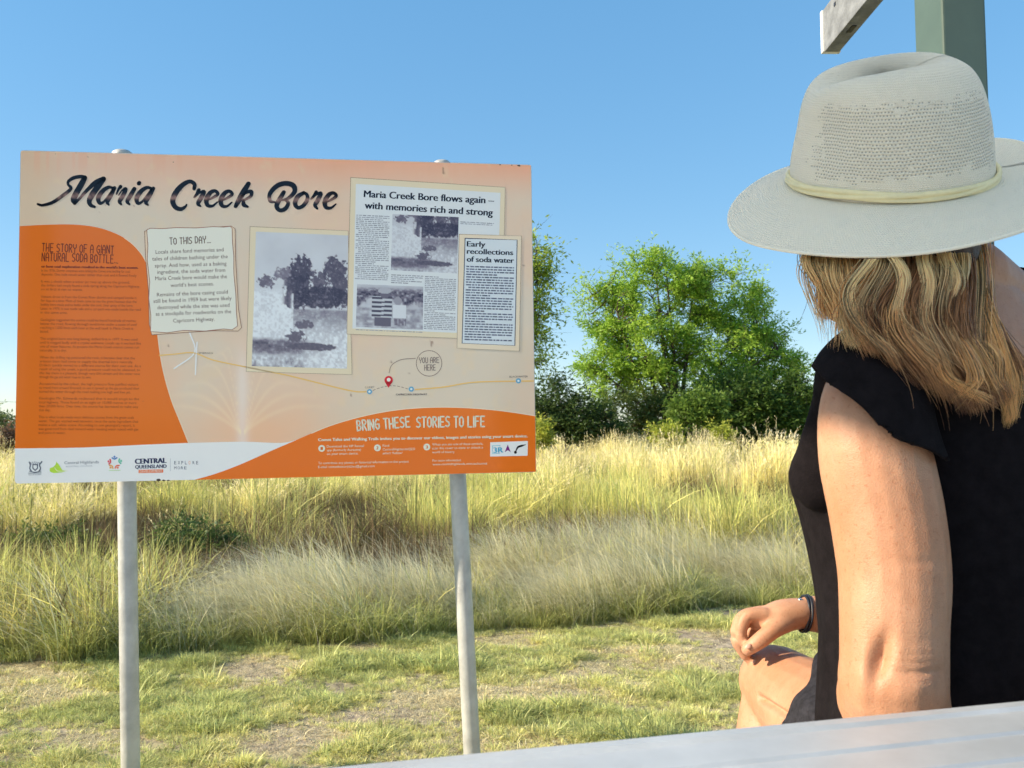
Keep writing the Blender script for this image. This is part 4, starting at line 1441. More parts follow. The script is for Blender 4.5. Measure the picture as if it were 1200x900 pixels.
E0 = P(966, 61, 2.7)
mb = rafter(E0[0] + 0.026, -0.75, E0[1], E0[2])
bo = mb.build('beam', TIMB, sh, bevel=0.003)
mb = MB()
mb.box((E0[0] + 0.026, E0[1] + 0.0085, E0[2] + 0.075), (0.0, 0, 0.074), (0.031, 0, 0), (0, 0.009, 0))
mb.build('sunlit_beam_end', SUNEND, sh, bevel=0.002)  # added end piece; the sunlit white is put into its colour
for x, ya_, yb_ in ((-1.93, -0.3, 1.2), (-0.4, -0.4, 1.3)):
    mb = rafter(x, ya_, yb_, E0[2])
    mb.build('beam', TIMB, sh, bevel=0.003)
# bolt hole plate under the visible beam
mb = MB()
mb.box((E0[0] + 0.026, E0[1] - 0.16, E0[2] - 0.0015), (0.008, 0, 0), (0, 0.022, 0), (0, 0, 0.0012))
mb.build('bolt_slot', pmat('dark_slot', (0.03, 0.03, 0.03)), sh)
mb = MB()
mb.box((E0[0] - 0.0012, E0[1] - 0.10, E0[2] + 0.115), (0.001, 0, 0), (0, 0.006, 0), (0, 0, 0.006))
mb.build('bolt_head', pmat('dark_bolt', (0.06, 0.06, 0.07), rough=0.5, metal=0.5), sh)
# corrugated roof sheet
xs = np.linspace(-2.75, 1.5, 400)
zz = ROOFZ + 0.05 + 0.012 * np.sin(xs / 0.076 * 2 * np.pi)
# unseen outline trimmed, front edge on a skew, to let sky light the board
V = np.concatenate([np.stack([xs, y, zz], -1) for y in (np.interp(xs, [-2.75, 0, 1.0], [-0.30, -0.5, -0.75]), np.interp(xs, [-2.75, 0.2, 1.3], [1.25, 1.35, 2.35]))])
n_ = len(xs)
F = np.array([(i, i + 1, n_ + i + 1, n_ + i) for i in range(n_ - 1)])
mid_ = (xs[:-1] + xs[1:]) / 2
metal = (mid_ < -1.5)
ro = mesh('roof_sheet', V, F[metal], SHEETM, sh)
ro.modifiers.new('thick', 'SOLIDIFY').thickness = 0.002
# unseen diffusing sheets, added so scattered daylight brightens the hat
m_f, t_f, b_f, o_f = new_mat('fill_light_diffuser')
b_f.inputs['Base Color'].default_value = (0.80, 0.78, 0.74, 1)
b_f.inputs['Roughness'].default_value = 0.5
tr_f = t_f.nodes.new('ShaderNodeBsdfTranslucent')
tr_f.inputs['Color'].default_value = (0.92, 0.90, 0.84, 1)
mx_f = t_f.nodes.new('ShaderNodeMixShader')
mx_f.inputs[0].default_value = 0.8
t_f.links.new(b_f.outputs[0], mx_f.inputs[1])
t_f.links.new(tr_f.outputs[0], mx_f.inputs[2])
t_f.links.new(mx_f.outputs[0], o_f.inputs['Surface'])
mesh('fill_light_sheet', V, F[~metal], m_f, sh)

# concrete slab and gravel sheet, unseen, added to bounce light onto the hat
mb = MB()
mb.box((-0.3, -0.6, 0.02), (3.0, 0, 0), (0, 2.5, 0), (0, 0, 0.03))
o_ = mb.build('bounce_slab', pmat('concrete', (0.52, 0.50, 0.46), rough=0.85, noise=4, amt=0.12, bump=0.001, bscale=60), bevel=0.008)
tag(o_, kind='structure')
mb = MB()
mb.add([(-60, -40, 0.012), (60, -40, 0.012), (60, -3.4, 0.012), (-60, -3.4, 0.012)], [(0, 1, 2, 3)])
o_ = mb.build('bounce_gravel', pmat('bounce_pale_gravel', (0.40, 0.36, 0.30), rough=0.95, noise=30, amt=0.3, bump=0.004, bscale=50))
tag(o_, kind='structure')

# ---------------------------------------------------------------- picnic table in front of the camera
TAB = pmat('anodised_aluminium', (0.48, 0.50, 0.52), rough=0.45, metal=0.3, noise=7, amt=0.12, bump=0.00015, bscale=40, rnoise=0.08)
tb = empty('picnic_table', (0.1, 0.35, 0))
tag(tb, 'blurred grey aluminium picnic table edge across the bottom right corner', 'table')
TZ = 0.742


def at_z(px, z):
    d = FW + RT * (px[0] - 600) / FOC + UP * (450 - px[1]) / FOC
    return CAM + d * ((z - CAM[2]) / d[2])


e0, e1 = at_z((420, 891.5), TZ), at_z((1200, 817.5), TZ)
eu = (e1 - e0) / np.linalg.norm(e1 - e0)
en = np.array([eu[1], -eu[0], 0])                 # towards the camera
a0, a1 = e0 - eu * 1.05, e1 + eu * 0.75


def plank(off, wid):
    """one extruded plank: rounded lips and a shallow raised rib pattern"""
    pr = [(0.0, -0.038), (0.0, -0.008), (0.0015, -0.003), (0.006, -0.0003), (0.016, 0.0), (0.020, -0.0022), (0.024, -0.0022)]
    x = 0.028
    while x < wid - 0.03:
        pr += [(x, -0.0002), (x + 0.030, -0.0002), (x + 0.0325, -0.0022), (x + 0.0355, -0.0022)]
        x += 0.039
    pr += [(wid - 0.016, 0.0), (wid - 0.006, -0.0003), (wid - 0.0015, -0.003), (wid, -0.008), (wid, -0.038)]
    m = len(pr)
    V = []
    for end in (a0, a1):
        V += [end + en * (off + p) + np.array([0, 0, q]) for p, q in pr]
    F = [(i, i + 1, m + i + 1, m + i) for i in range(m - 1)] + [(m - 1, 0, m, 2 * m - 1), tuple(range(m))[::-1], tuple(range(m, 2 * m))]
    mb = MB()
    mb.add(V, F)
    return mb


for k_ in range(5):
    plank(k_ * 0.157, 0.150).build('tabletop_plank', TAB, tb)
midl = (a0 + a1) / 2
for s_ in (-0.75, 0.75):
    c_ = midl + eu * s_ + en * 0.39
    mb = MB()
    mb.box((c_[0], c_[1], TZ - 0.065), en * 0.36, eu * 0.02, (0, 0, 0.024))
    mb.build('cross_rail', GALV, tb, bevel=0.003)
    for q_ in (-0.22, 0.22):
        mb = MB()
        p_ = c_ + en * q_
        mb.tube((p_[0], p_[1], 0), (p_[0], p_[1], TZ - 0.09), 0.024, n=16)
        mb.build('leg', GALV, tb, smooth=False)
# bench on the far side, where the woman sits
bn = empty('picnic_bench', (0.55, 0.93, 0))
tag(bn, 'grey aluminium bench seat hidden under the woman in black', 'bench')
for k_ in range(2):
    o_ = MB()
    c_ = midl - en * (0.20 + 0.135 * k_) + eu * 0.15
    o_.box((c_[0], c_[1], 0.425), eu * 1.1, en * 0.062, (0, 0, 0.018))
    o_.build('seat_plank', TAB, bn, bevel=0.006)
for s_ in (-0.7, 0.8):
    c_ = midl - en * 0.267 + eu * (s_ + .15)
    mb = MB()
    mb.tube((c_[0], c_[1], 0), (c_[0], c_[1], 0.407), 0.024, n=16)
    mb.build('leg', GALV, bn)
# ---------------------------------------------------------------- the seated woman
def ring_loft(rings, cap=True, n=28):
    """rings: (centre, axis a, axis b, ra, rb_plus, rb_minus); closed tube"""
    V, t = [], np.arange(n) * 2 * np.pi / n
    for c, a, b, ra, rbp, rbm in rings:
        ct, st_ = np.cos(t), np.sin(t)
        rb = np.where(st_ > 0, rbp, rbm)
        V.append(np.asarray(c) + np.outer(ct * ra, a) + np.outer(st_ * rb, b))
    m = len(rings)
    F = [(i * n + j, i * n + (j + 1) % n, (i + 1) * n + (j + 1) % n, (i + 1) * n + j) for i in range(m - 1) for j in range(n)]
    if cap:
        F += [tuple(range(n))[::-1], tuple(range((m - 1) * n, m * n))]
    return np.concatenate(V), F


def limb(pts, rad_, ref=(0, 0, 1.0), k=5, n=20):
    """tapering limb through pts; radius rows (r,) or (across, along ref)"""
    p = np.asarray(pts, float)
    r = np.asarray([(q, q) if np.isscalar(q) else q for q in rad_], float)
    s = crom(np.column_stack([p, r]), k)
    c, rr = s[:, :3], s[:, 3:]
    d = np.gradient(c, axis=0)
    d /= np.linalg.norm(d, axis=1, keepdims=True)
    ref = np.asarray(ref, float)
    rings = []
    for e, sg in ((0, -1), (len(c) - 1, 1)):
        pass
    def ax(i):
        b = ref - d[i] * (ref @ d[i])
        b /= np.linalg.norm(b)
        return np.cross(d[i], b), b
    a, b = ax(0)
    for h in (0.96, 0.75, 0.4):
        q = math.sqrt(max(0.02, 1 - h * h))
        rings.append((c[0] - d[0] * rr[0].mean() * h, a, b, rr[0, 0] * q, rr[0, 1] * q, rr[0, 1] * q))
    for i in range(len(c)):
        a, b = ax(i)
        rings.append((c[i], a, b, rr[i, 0], rr[i, 1], rr[i, 1]))
    for h in (0.4, 0.75, 0.96):
        q = math.sqrt(max(0.02, 1 - h * h))
        rings.append((c[-1] + d[-1] * rr[-1].mean() * h, a, b, rr[-1, 0] * q, rr[-1, 1] * q, rr[-1, 1] * q))
    return ring_loft(rings, n=n)


def ellipsoid(c, ax_, r, n=20):
    rings = []
    ax_ = [np.asarray(q, float) for q in ax_]
    for h in np.cos(np.linspace(np.pi * 0.97, np.pi * 0.03, 14)):
        q = math.sqrt(1 - h * h)
        rings.append((np.asarray(c) + ax_[2] * r[2] * h, ax_[0], ax_[1], r[0] * q, r[1] * q, r[1] * q))
    return ring_loft(rings, n=n)


def fuse(shapes, voxel, smooth=4, fac=0.5):
    """one continuous skin over all the shapes -> verts, quad faces"""
    mb = MB()
    for v, f in shapes:
        mb.add(v, f)
    o = mb.build('tmp', None)
    md = o.modifiers.new('r', 'REMESH')
    md.mode = 'VOXEL'
    md.voxel_size = voxel
    md = o.modifiers.new('s', 'SMOOTH')
    md.factor = fac
    md.iterations = smooth
    bpy.context.view_layer.update()
    me = bpy.data.meshes.new_from_object(o.evaluated_get(bpy.context.evaluated_depsgraph_get()))
    v = np.empty(len(me.vertices) * 3, np.float32)
    me.vertices.foreach_get('co', v)
    f = np.empty(len(me.loops), np.int32)
    me.loops.foreach_get('vertex_index', f)
    lt = np.empty(len(me.polygons), np.int32)
    me.polygons.foreach_get('loop_total', lt)
    d = o.data
    bpy.data.objects.remove(o)
    bpy.data.meshes.remove(d)
    bpy.data.meshes.remove(me)
    assert (lt == 4).all()
    return v.reshape(-1, 3).astype(float), f.reshape(-1, 4)


def trim(v, f, g, steps=3):
    """keep where g(v) > 0, with the border pulled onto g = 0"""
    gv = g(v)
    keep = (gv[f] > 0).any(axis=1)
    f = f[keep]
    used = np.unique(f)
    for _ in range(steps):
        gv = g(v)
        neg = used[gv[used] < 0]
        p = v[neg]
        e = 1e-4
        G = np.stack([(g(p + np.eye(3)[i] * e) - g(p - np.eye(3)[i] * e)) / (2 * e) for i in range(3)], -1)
        v[neg] = p - G * (g(p) / np.maximum((G ** 2).sum(1), 1e-9))[:, None]
    # even out the cut edge
    e_ = np.sort(np.concatenate([f[:, [0, 1]], f[:, [1, 2]], f[:, [2, 3]], f[:, [3, 0]]]), axis=1)
    ue_, cn_ = np.unique(e_, axis=0, return_counts=True)
    be_ = ue_[cn_ == 1]
    for _ in range(25):
        acc_, ct_ = np.zeros_like(v), np.zeros(len(v))
        for a_i, b_i in ((0, 1), (1, 0)):
            np.add.at(acc_, be_[:, a_i], v[be_[:, b_i]])
            np.add.at(ct_, be_[:, a_i], 1)
        m_b = ct_ > 0
        v[m_b] = 0.5 * v[m_b] + 0.5 * acc_[m_b] / ct_[m_b][:, None]
    mp = -np.ones(len(v), int)
    mp[used] = np.arange(len(used))
    return v[used], mp[f]


def vnormals(v, f):
    n = np.cross(v[f[:, 2]] - v[f[:, 0]], v[f[:, 3]] - v[f[:, 1]])
    o = np.zeros_like(v)
    for i in range(4):
        np.add.at(o, f[:, i], n)
    return o / (np.linalg.norm(o, axis=1, keepdims=True) + 1e-12)


ZU = np.array([0, 0, 1.0])


def yaw(t):
    t = rad(t)
    return np.array([math.cos(t), math.sin(t), 0]), np.array([-math.sin(t), math.cos(t), 0])    # her right, her front


NB = np.array([0.535, 0.955, 1.13])           # base of the neck
R31, F31 = yaw(31)
CH0 = np.array([0.535, 0.958, 0])


def torso(grow=0.0, top=True, bust=0.0):
    g = grow
    data = [(0.44, 12, (.565, .955), .185, .17, .15), (0.50, 12, (.565, .955), .198, .17, .15), (0.58, 13, (.562, .953), .19, .19, .14), (0.66, 16, (.558, .955), .168, .200, .12),
            (0.73, 19, (.553, .955), .150, .207, .115), (0.79, 23, (.548, .955), .143, .212, .115), (0.85, 28, (.54, .958), .142, .210, .115), (0.895, 31, (.535, .96), .143, .212, .115),
            (0.93, 31, (.535, .96), .145, .198, .115), (0.975, 31, (.535, .958), .146, .150, .108), (1.02, 31, (.535, .955), .146, .112, .096), (1.055, 31, (.537, .952), .140, .084, .082),
            (1.09, 31, (.54, .952), .112, .064, .064), (1.118, 31, (.54, .955), .078, .055, .056)]
    rings = []
    for z, th_, c, hw, hf, hb in data:
        R_, F_2 = yaw(th_)
        rings.append((np.array([c[0], c[1], z]), R_, F_2, hw + g, hf + g, hb + g))
    # smooth through the rings
    arr = np.array([[*c, *a, *b, x, y, w2] for c, a, b, x, y, w2 in rings])
    s = crom(arr, 3)
    return ring_loft([(q[:3], q[3:6] / np.linalg.norm(q[3:6]), q[6:9] / np.linalg.norm(q[6:9]), q[9], q[10], q[11]) for q in s], n=40)


SL, EL = P(1024, 462, 0.85), P(1049, 806, 0.815)        # left shoulder and elbow
SR = np.array([0.690, 1.05, 1.055])
HC = P(1042, 210, 0.975)                                # centre of the hat band
HA = np.array([-0.11, -0.50, 0.866])
HA /= np.linalg.norm(HA)
HEADC = HC - HA * 0.052 + np.array([0.012, 0.025, 0])
RH, FH = yaw(20)                                         # the head looks at the board

body = [torso(-0.004)]
# neck and trapezius slopes
body.append(limb([NB + [0, 0, -0.08], NB + [-0.01, 0.005, 0.0], HEADC + [0.01, -0.01, -0.07]], [0.066, 0.056, 0.056]))
body.append(limb([NB + [0.0, -0.005, 0.005], NB * 0.5 + SR * 0.5 + [0, 0, 0.018], SR + [0, 0, 0.004]], [0.050, 0.046, 0.056]))
body.append(limb([NB + [0.0, -0.005, -0.01], NB * 0.5 + SL * 0.5 + [0, 0, 0.016], SL + [0.01, 0.01, 0]], [0.048, 0.042, 0.050]))
# left arm: hangs to the elbow, forearm lies forward in the lap
AR = lambda y, d, w2: (P(y[0], y[1], d), w2 * d / FOC)
arm = [((1030, 425), .865, 38), ((1019, 470), .85, 54), ((1024, 530), .84, 62), ((1038, 600), .835, 63), ((1047, 670), .828, 61.5), ((1047, 730), .82, 59), ((1047, 775), .815, 58.5), ((1047, 812), .818, 59)]
ap = [AR(a, b, c) for a, b, c in arm]
FL = [P(1060, 850, 0.86), np.array([0.455, 1.02, 0.625]), np.array([0.505, 1.13, 0.635])]
body.append(limb([q[0] for q in ap] + [FL[0]], [(q[1], q[1] * 0.96) for q in ap] + [0.047], ref=(0, 1, 0)))
body.append(limb([ap[-1][0] + [0, 0.01, -0.008], FL[0] + [0, 0.02, 0], FL[1], FL[2]], [0.050, 0.047, 0.038, 0.027]))
# left hand resting on the lap
lp = FL[2]
hd = np.array([0.35, 0.93, -0.05])
hd /= np.linalg.norm(hd)
hs = np.cross(hd, ZU)
body.append(limb([lp, lp + hd * 0.045, lp + hd * 0.085], [(0.030, 0.017), (0.040, 0.015), (0.038, 0.012)]))
for i, L_ in enumerate((0.068, 0.078, 0.072, 0.056)):
    o_ = hs * (0.030 - 0.020 * i)
    b_ = lp + hd * 0.085 + o_
    body.append(limb([b_, b_ + hd * L_ * 0.45 + [0, 0, -0.002], b_ + hd * L_ * 0.9 + [0, 0, -0.018]], [0.0088, 0.008, 0.0068], n=12))
body.append(limb([lp + hs * 0.02 + hd * 0.02, lp + hs * 0.045 + hd * 0.045 + [0, 0, -0.006], lp + hs * 0.05 + hd * 0.08 + [0, 0, -0.012]], [0.012, 0.010, 0.008], n=12))
# right arm: forearm crosses the lap to the left knee
ER = np.array([0.740, 1.12, 0.74])
WR = P(950, 719, 1.30)
body.append(limb([SR + [-0.02, -0.01, -0.01], SR + [0.012, 0.01, -0.09], (SR + ER) / 2 + [0.01, 0, 0], ER], [0.056, 0.060, 0.054, 0.045]))
body.append(limb([ER, ER * 0.6 + WR * 0.4 + [0, 0, -0.005], P(990, 722, 1.285), WR], [0.046, 0.043, 0.030, (0.022, 0.028)], ref=(0, 0, 1)))
# right hand, thumb towards the camera, fingers curled over the knee
HDp = lambda x, y, d: P(x, y, d)
body.append(limb([WR, HDp(935, 719, 1.300), HDp(915, 722, 1.305), HDp(897, 726, 1.31)], [(0.023, 0.021), (0.031, 0.024), (0.038, 0.025), (0.037, 0.020)], ref=(0, 0.25, 1)))
fing = [  # knuckle, first joint, second joint, tip, depth of each finger
    ([(896, 720), (876, 722), (868, 742), (876, 758)], 1.286, .0105),
    ([(893, 718), (870, 724), (863, 748), (873, 768)], 1.308, .0108),
    ([(894, 720), (872, 730), (867, 756), (879, 774)], 1.331, .0102),
    ([(898, 724), (880, 738), (876, 760), (886, 776)], 1.352, .009)]
for pts_, d_, r_ in fing:
    body.append(limb([HDp(x, y, d_ + 0.002 * j) for j, (x, y) in enumerate(pts_)], [r_ * 1.1, r_, r_ * 0.95, r_ * 0.8], n=12))
body.append(limb([HDp(926, 727, 1.285), HDp(908, 737, 1.270), HDp(890, 751, 1.268), HDp(876, 761, 1.272)], [0.016, 0.0135, 0.0125, 0.0100], n=14))
# legs
HL, KL = np.array([0.475, 0.95, 0.535]), P(910, 800, 1.35)
HR_, KR = np.array([0.645, 1.0, 0.535]), np.array([0.64, 1.44, 0.545])
AL, AR_ = P(858, 1180, 1.30), np.array([0.62, 1.30, 0.09])
AL[2] = 0.09
for hip, kn, an in ((HL, KL, AL), (HR_, KR, AR_)):
    body.append(limb([hip, hip * 0.6 + kn * 0.4 + [0, 0, 0.005], hip * 0.25 + kn * 0.75, kn], [0.092, 0.084, 0.070, 0.060]))
    body.append(limb([kn + [0, -0.004, -0.012], kn * 0.72 + an * 0.28 + [0, -0.018, 0], kn * 0.4 + an * 0.6, an], [0.054, 0.057, 0.044, 0.031]))
    fd = np.array([-0.25, 0.97, 0])
    body.append(limb([an + [0, -0.02, -0.045], an + fd * 0.06 + [0, 0, -0.05], an + fd * 0.13 + [0, 0, -0.062], an + fd * 0.19 + [0, 0, -0.068]], [(0.031, 0.038), (0.036, 0.032), (0.042, 0.022), (0.036, 0.014)]))
    for i in range(5):
        b_ = an + fd * (0.20 - 0.008 * i) + np.array([0.97, 0.25, 0]) * (0.026 - 0.013 * i) * (1 if kn is KR else -1) + [0, 0, -0.074]
        body.append(limb([b_, b_ + fd * 0.022], [0.0095 if i == 0 else 0.007, 0.006], n=10))
# head: cranium, face, jaw, nose, ears
U2 = np.cross(RH, FH)
tilt = rad(8)
FHt = FH * math.cos(tilt) + ZU * math.sin(tilt)
UHt = -FH * math.sin(tilt) + ZU * math.cos(tilt)
body.append(ellipsoid(HEADC, (RH, FHt, UHt), (0.074, 0.092, 0.088)))
body.append(ellipsoid(HEADC + FHt * 0.028 - UHt * 0.055, (RH, FHt, UHt), (0.058, 0.062, 0.072)))
body.append(ellipsoid(HEADC + FHt * 0.058 - UHt * 0.105, (RH, FHt, UHt), (0.030, 0.028, 0.022)))
NO = HEADC + FHt * 0.094 - UHt * 0.032
body.append(limb([NO + UHt * 0.03 - FHt * 0.008, NO, NO - UHt * 0.016 + FHt * 0.008], [0.007, 0.009, 0.011], n=10))
for sd2 in (-1, 1):
    body.append(ellipsoid(HEADC + RH * 0.073 * sd2 - UHt * 0.03 - FHt * 0.008, (RH, FHt, UHt), (0.008, 0.019, 0.030)))
    body.append(ellipsoid(HEADC + RH * 0.030 * sd2 + FHt * 0.079 - UHt * 0.02, (RH, FHt, UHt), (0.013, 0.010, 0.008)))
body.append(limb([HEADC + FHt * 0.083 - UHt * 0.078 - RH * 0.022, HEADC + FHt * 0.089 - UHt * 0.077, HEADC + FHt * 0.083 - UHt * 0.078 + RH * 0.022], [0.004, 0.0055, 0.004], n=10))

bv, bf = fuse(body, 0.0030, 5, 0.5)
bn_ = vnormals(bv, bf)


def dent(c, depth, sig, ax_=None):
    """push the skin in around c; sig in photo pixels (x, y) at the elbow's distance"""
    global bv
    q = to_px(bv)
    near = bv[:, 1] < 0.95
    g = np.exp(-((q[:, 0] - c[0]) / sig[0]) ** 2 - ((q[:, 1] - c[1]) / sig[1]) ** 2) * near * (bn_[:, 1] < 0.2)
    bv = bv - bn_ * (g * depth)[:, None]


# elbow dimple and the creases running right of it
q_ = to_px(bv)
front = (bv[:, 1] < 0.93) & (bn_[:, 1] < 0.3)
X_, Y_ = q_[:, 0], q_[:, 1]
disp = 0.0125 * np.exp(-((X_ - 1031 - (772 - Y_) * 0.22) / 11.0) ** 2 - ((Y_ - 772) / 25.0) ** 2)
disp -= 0.0025 * np.exp(-((X_ - 1072) / 22.0) ** 2 - ((Y_ - 806) / 15.0) ** 2)
disp -= 0.004 * np.exp(-((X_ - 1014) / 12.0) ** 2 - ((Y_ - 800) / 30.0) ** 2)
for yc, am, ex in ((786, 0.0030, 34), (775, 0.0014, 30), (765, 0.0012, 26), (756, 0.0009, 24), (749, 0.0010, 24), (795, 0.0008, 26), (742, 0.0005, 26), (655, 0.0007, 40), (660, 0.0005, 40)):
    disp += am * np.exp(-((Y_ - yc - 2.5 * np.sin(X_ * 0.06)) / 3.3) ** 2) * np.exp(-((X_ - 1082) / ex) ** 2)
disp *= sstep(1112, 1096, X_)
bv = bv - bn_ * (disp * front)[:, None]
# knee fold behind the left knee
kn_ = (bv[:, 1] > 1.0) & (bv[:, 2] < 0.62)
fold = 0.011 * np.exp(-((Y_ - (820 + (X_ - 893) * 0.62)) / 4.0) ** 2) * ((X_ > 888) & (X_ < 965))
bv = bv - bn_ * (fold * kn_)[:, None]


def skin_material():
    m, t, b, o = new_mat('skin')
    tc = t.nodes.new('ShaderNodeTexCoord')

    def nz(s, d=4, r=0.6):
        n = t.nodes.new('ShaderNodeTexNoise')
        n.inputs['Scale'].default_value = s
        n.inputs['Detail'].default_value = d
        n.inputs['Roughness'].default_value = r
        t.links.new(tc.outputs['Object'], n.inputs['Vector'])
        return n

    def ramp(fac, a, ca, b2, cb):
        r = t.nodes.new('ShaderNodeValToRGB')
        r.color_ramp.elements[0].position, r.color_ramp.elements[1].position = a, b2
        r.color_ramp.elements[0].color, r.color_ramp.elements[1].color = (*ca, 1), (*cb, 1)
        t.links.new(fac, r.inputs['Fac'])
        return r.outputs[0]

    def mixn(kind, fac, a, b2):
        x = t.nodes.new('ShaderNodeMix')
        x.data_type = 'RGBA'
        x.blend_type = kind
        if isinstance(fac, float):
            x.inputs[0].default_value = fac
        else:
            t.links.new(fac, x.inputs[0])
        t.links.new(a, x.inputs[6])
        t.links.new(b2, x.inputs[7])
        return x.outputs[2]
    base = ramp(nz(9, 5).outputs['Fac'], 0.35, (0.45, 0.215, 0.115), 0.68, (0.53, 0.295, 0.18))
    fr = ramp(nz(260, 2).outputs['Fac'], 0.60, (1, 1, 1), 0.72, (0.80, 0.66, 0.58))
    mot = ramp(nz(55, 4, 0.7).outputs['Fac'], 0.3, (0.93, 0.9, 0.88), 0.7, (1.06, 1.04, 1.04))
    c = mixn('MULTIPLY', 0.75, base, fr)
    c = mixn('MULTIPLY', 1.0, c, mot)
    t.links.new(c, b.inputs['Base Color'])
    b.inputs['Roughness'].default_value = 0.5
    b.inputs['Specular IOR Level'].default_value = 0.35
    b.inputs['Subsurface Weight'].default_value = 0.12
    b.inputs['Subsurface Radius'].default_value = (1.0, 0.35, 0.2)
    b.inputs['Subsurface Scale'].default_value = 0.006
    v = t.nodes.new('ShaderNodeTexVoronoi')
    v.inputs['Scale'].default_value = 650
    t.links.new(tc.outputs['Object'], v.inputs['Vector'])
    bn = t.nodes.new('ShaderNodeBump')
    bn.inputs['Distance'].default_value = 0.0004
    bn.inputs['Strength'].default_value = 0.6
    t.links.new(v.outputs['Distance'], bn.inputs['Height'])
    b2 = t.nodes.new('ShaderNodeBump')
    b2.inputs['Distance'].default_value = 0.0007
    t.links.new(nz(48, 5).outputs['Fac'], b2.inputs['Height'])
    t.links.new(bn.outputs[0], b2.inputs['Normal'])
    t.links.new(b2.outputs[0], b.inputs['Normal'])
    return m


woman = mesh('person', bv, bf, skin_material(), smooth=True)
tag(woman, 'seated woman in cream knitted hat and black sleeveless blouse, right hand on knee', 'person')

# eyes under the brim
EYE = pmat('eye_white', (0.75, 0.72, 0.7), rough=0.15)
IRI = pmat('iris', (0.12, 0.08, 0.05), rough=0.2)
for sd2 in (-1, 1):
    ec = HEADC + RH * 0.030 * sd2 + FHt * 0.0800 - UHt * 0.022
    v, f = ellipsoid(ec, (RH, FHt, UHt), (0.011, 0.011, 0.0065), 14)
    eo = mesh('eye', v, f, EYE, woman, smooth=True)
    v, f = ellipsoid(ec + FHt * 0.0085, (RH, FHt, UHt), (0.005, 0.003, 0.005), 12)
    mesh('iris', v, f, IRI, eo, smooth=True)

# thumb and finger nails
NAILM = pmat('nail', (0.58, 0.34, 0.25), rough=0.35, spec=0.6)
for (x, y, d_, a_n, sz) in ((877.0, 757.5, 1.2605, -38, 0.0052), (884.5, 775.5, 1.322, -60, 0.0040)):
    ca_, sa_ = math.cos(rad(a_n)), math.sin(rad(a_n))
    ux_ = np.array([ca_, 0, sa_ * -1.0])
    nn_ = np.array([-0.25, -0.9, 0.35])
    nn_ /= np.linalg.norm(nn_)
    ux_ = ux_ - nn_ * (ux_ @ nn_)
    ux_ /= np.linalg.norm(ux_)
    v, f = ellipsoid(P(x, y, d_), (ux_, np.cross(nn_, ux_), nn_), (sz, sz * 0.72, 0.0016), 14)
    mesh('nail', v, f, NAILM, woman, smooth=True)

# ---- black blouse
CLOTH = pmat('black_linen', (0.0095, 0.0075, 0.0085), rough=0.95, spec=0.08, noise=70, amt=0.25, bump=0.0007, bscale=420)
bl = [torso(0.011)]
bl.append(limb([NB + [0.0, -0.005, 0.002], NB * 0.5 + SR * 0.5 + [0, 0, 0.02], SR + [0, 0, 0.004]], [0.050, 0.053, 0.066]))
bl.append(limb([P(990, 432, .89), P(979, 486, .935), P(968, 560, .985)], [0.029, 0.028, 0.045]))
bl.append(limb([NB + [0.0, -0.005, -0.012], NB * 0.5 + SL * 0.5 + [0.01, 0, 0.022], SL + [0.03, 0.03, 0.004]], [0.050, 0.053, 0.050]))
lv_, lf_ = fuse(bl, 0.004, 6, 0.5)


def g_neck(p):
    d = p - NB
    x = d @ R31
    y = d @ F31
    zz_ = np.minimum(0.0, p[:, 2] - (NB[2] + 0.02))
    back = np.where(y < 0.02, 0.137, 0.12)
    return (np.sqrt((x / 0.108) ** 2 + (zz_ / back) ** 2 + 1e-9) - 1) * 0.1


lv_, lf_ = trim(lv_, lf_, g_neck)
# soft folds
nn = vnormals(lv_, lf_)
fo = 0.0035 * (fbm(lv_[:, 0] * 26 + lv_[:, 1] * 20 + 30, lv_[:, 2] * 5 + 30, 301, 3) - 0.5) * 2 + 0.003 * np.sin(lv_[:, 0] * 70 + lv_[:, 1] * 55 + lv_[:, 2] * 9) * sstep(0.9, 0.7, lv_[:, 2])
lv_ = lv_ + nn * fo[:, None]
blouse = mesh('blouse', lv_, lf_, CLOTH, woman, smooth=True)
sm_ = blouse.modifiers.new('cloth', 'SOLIDIFY')
sm_.thickness = 0.0025
sm_.offset = -1


# cap sleeves with a flared, wavy hem
def sleeve(sh, el, A_, B_, C_, extra, seed, flare=0.016):
    m = np.cross(B_ - A_, C_ - A_)
    m /= np.linalg.norm(m)
    if m @ (el - sh) > 0:
        m = -m
    v, f = fuse(extra, 0.003, 7, 0.5)

    def g(p):
        s = (p - A_) @ (B_ - A_) / ((B_ - A_) @ (B_ - A_))
        return (p - A_) @ m + 0.0030 * np.sin(s * 11 + seed) + 0.022 * (1 - ((s - 0.5) * 2) ** 2)*0.35
    v, f = trim(v, f, g)
    n_2 = vnormals(v, f)
    dist = np.clip(g(v), 0, 1)
    v = v + n_2 * ((np.exp(-dist / 0.03) * 0.002 * (1 + np.sin(v[:, 2] * 50 + v[:, 0] * 30)))[:, None])
    o = mesh('cap_sleeve', v, f, CLOTH, woman, smooth=True)
    md = o.modifiers.new('cloth', 'SOLIDIFY')
    md.thickness = 0.003
    md.offset = -1
    return o


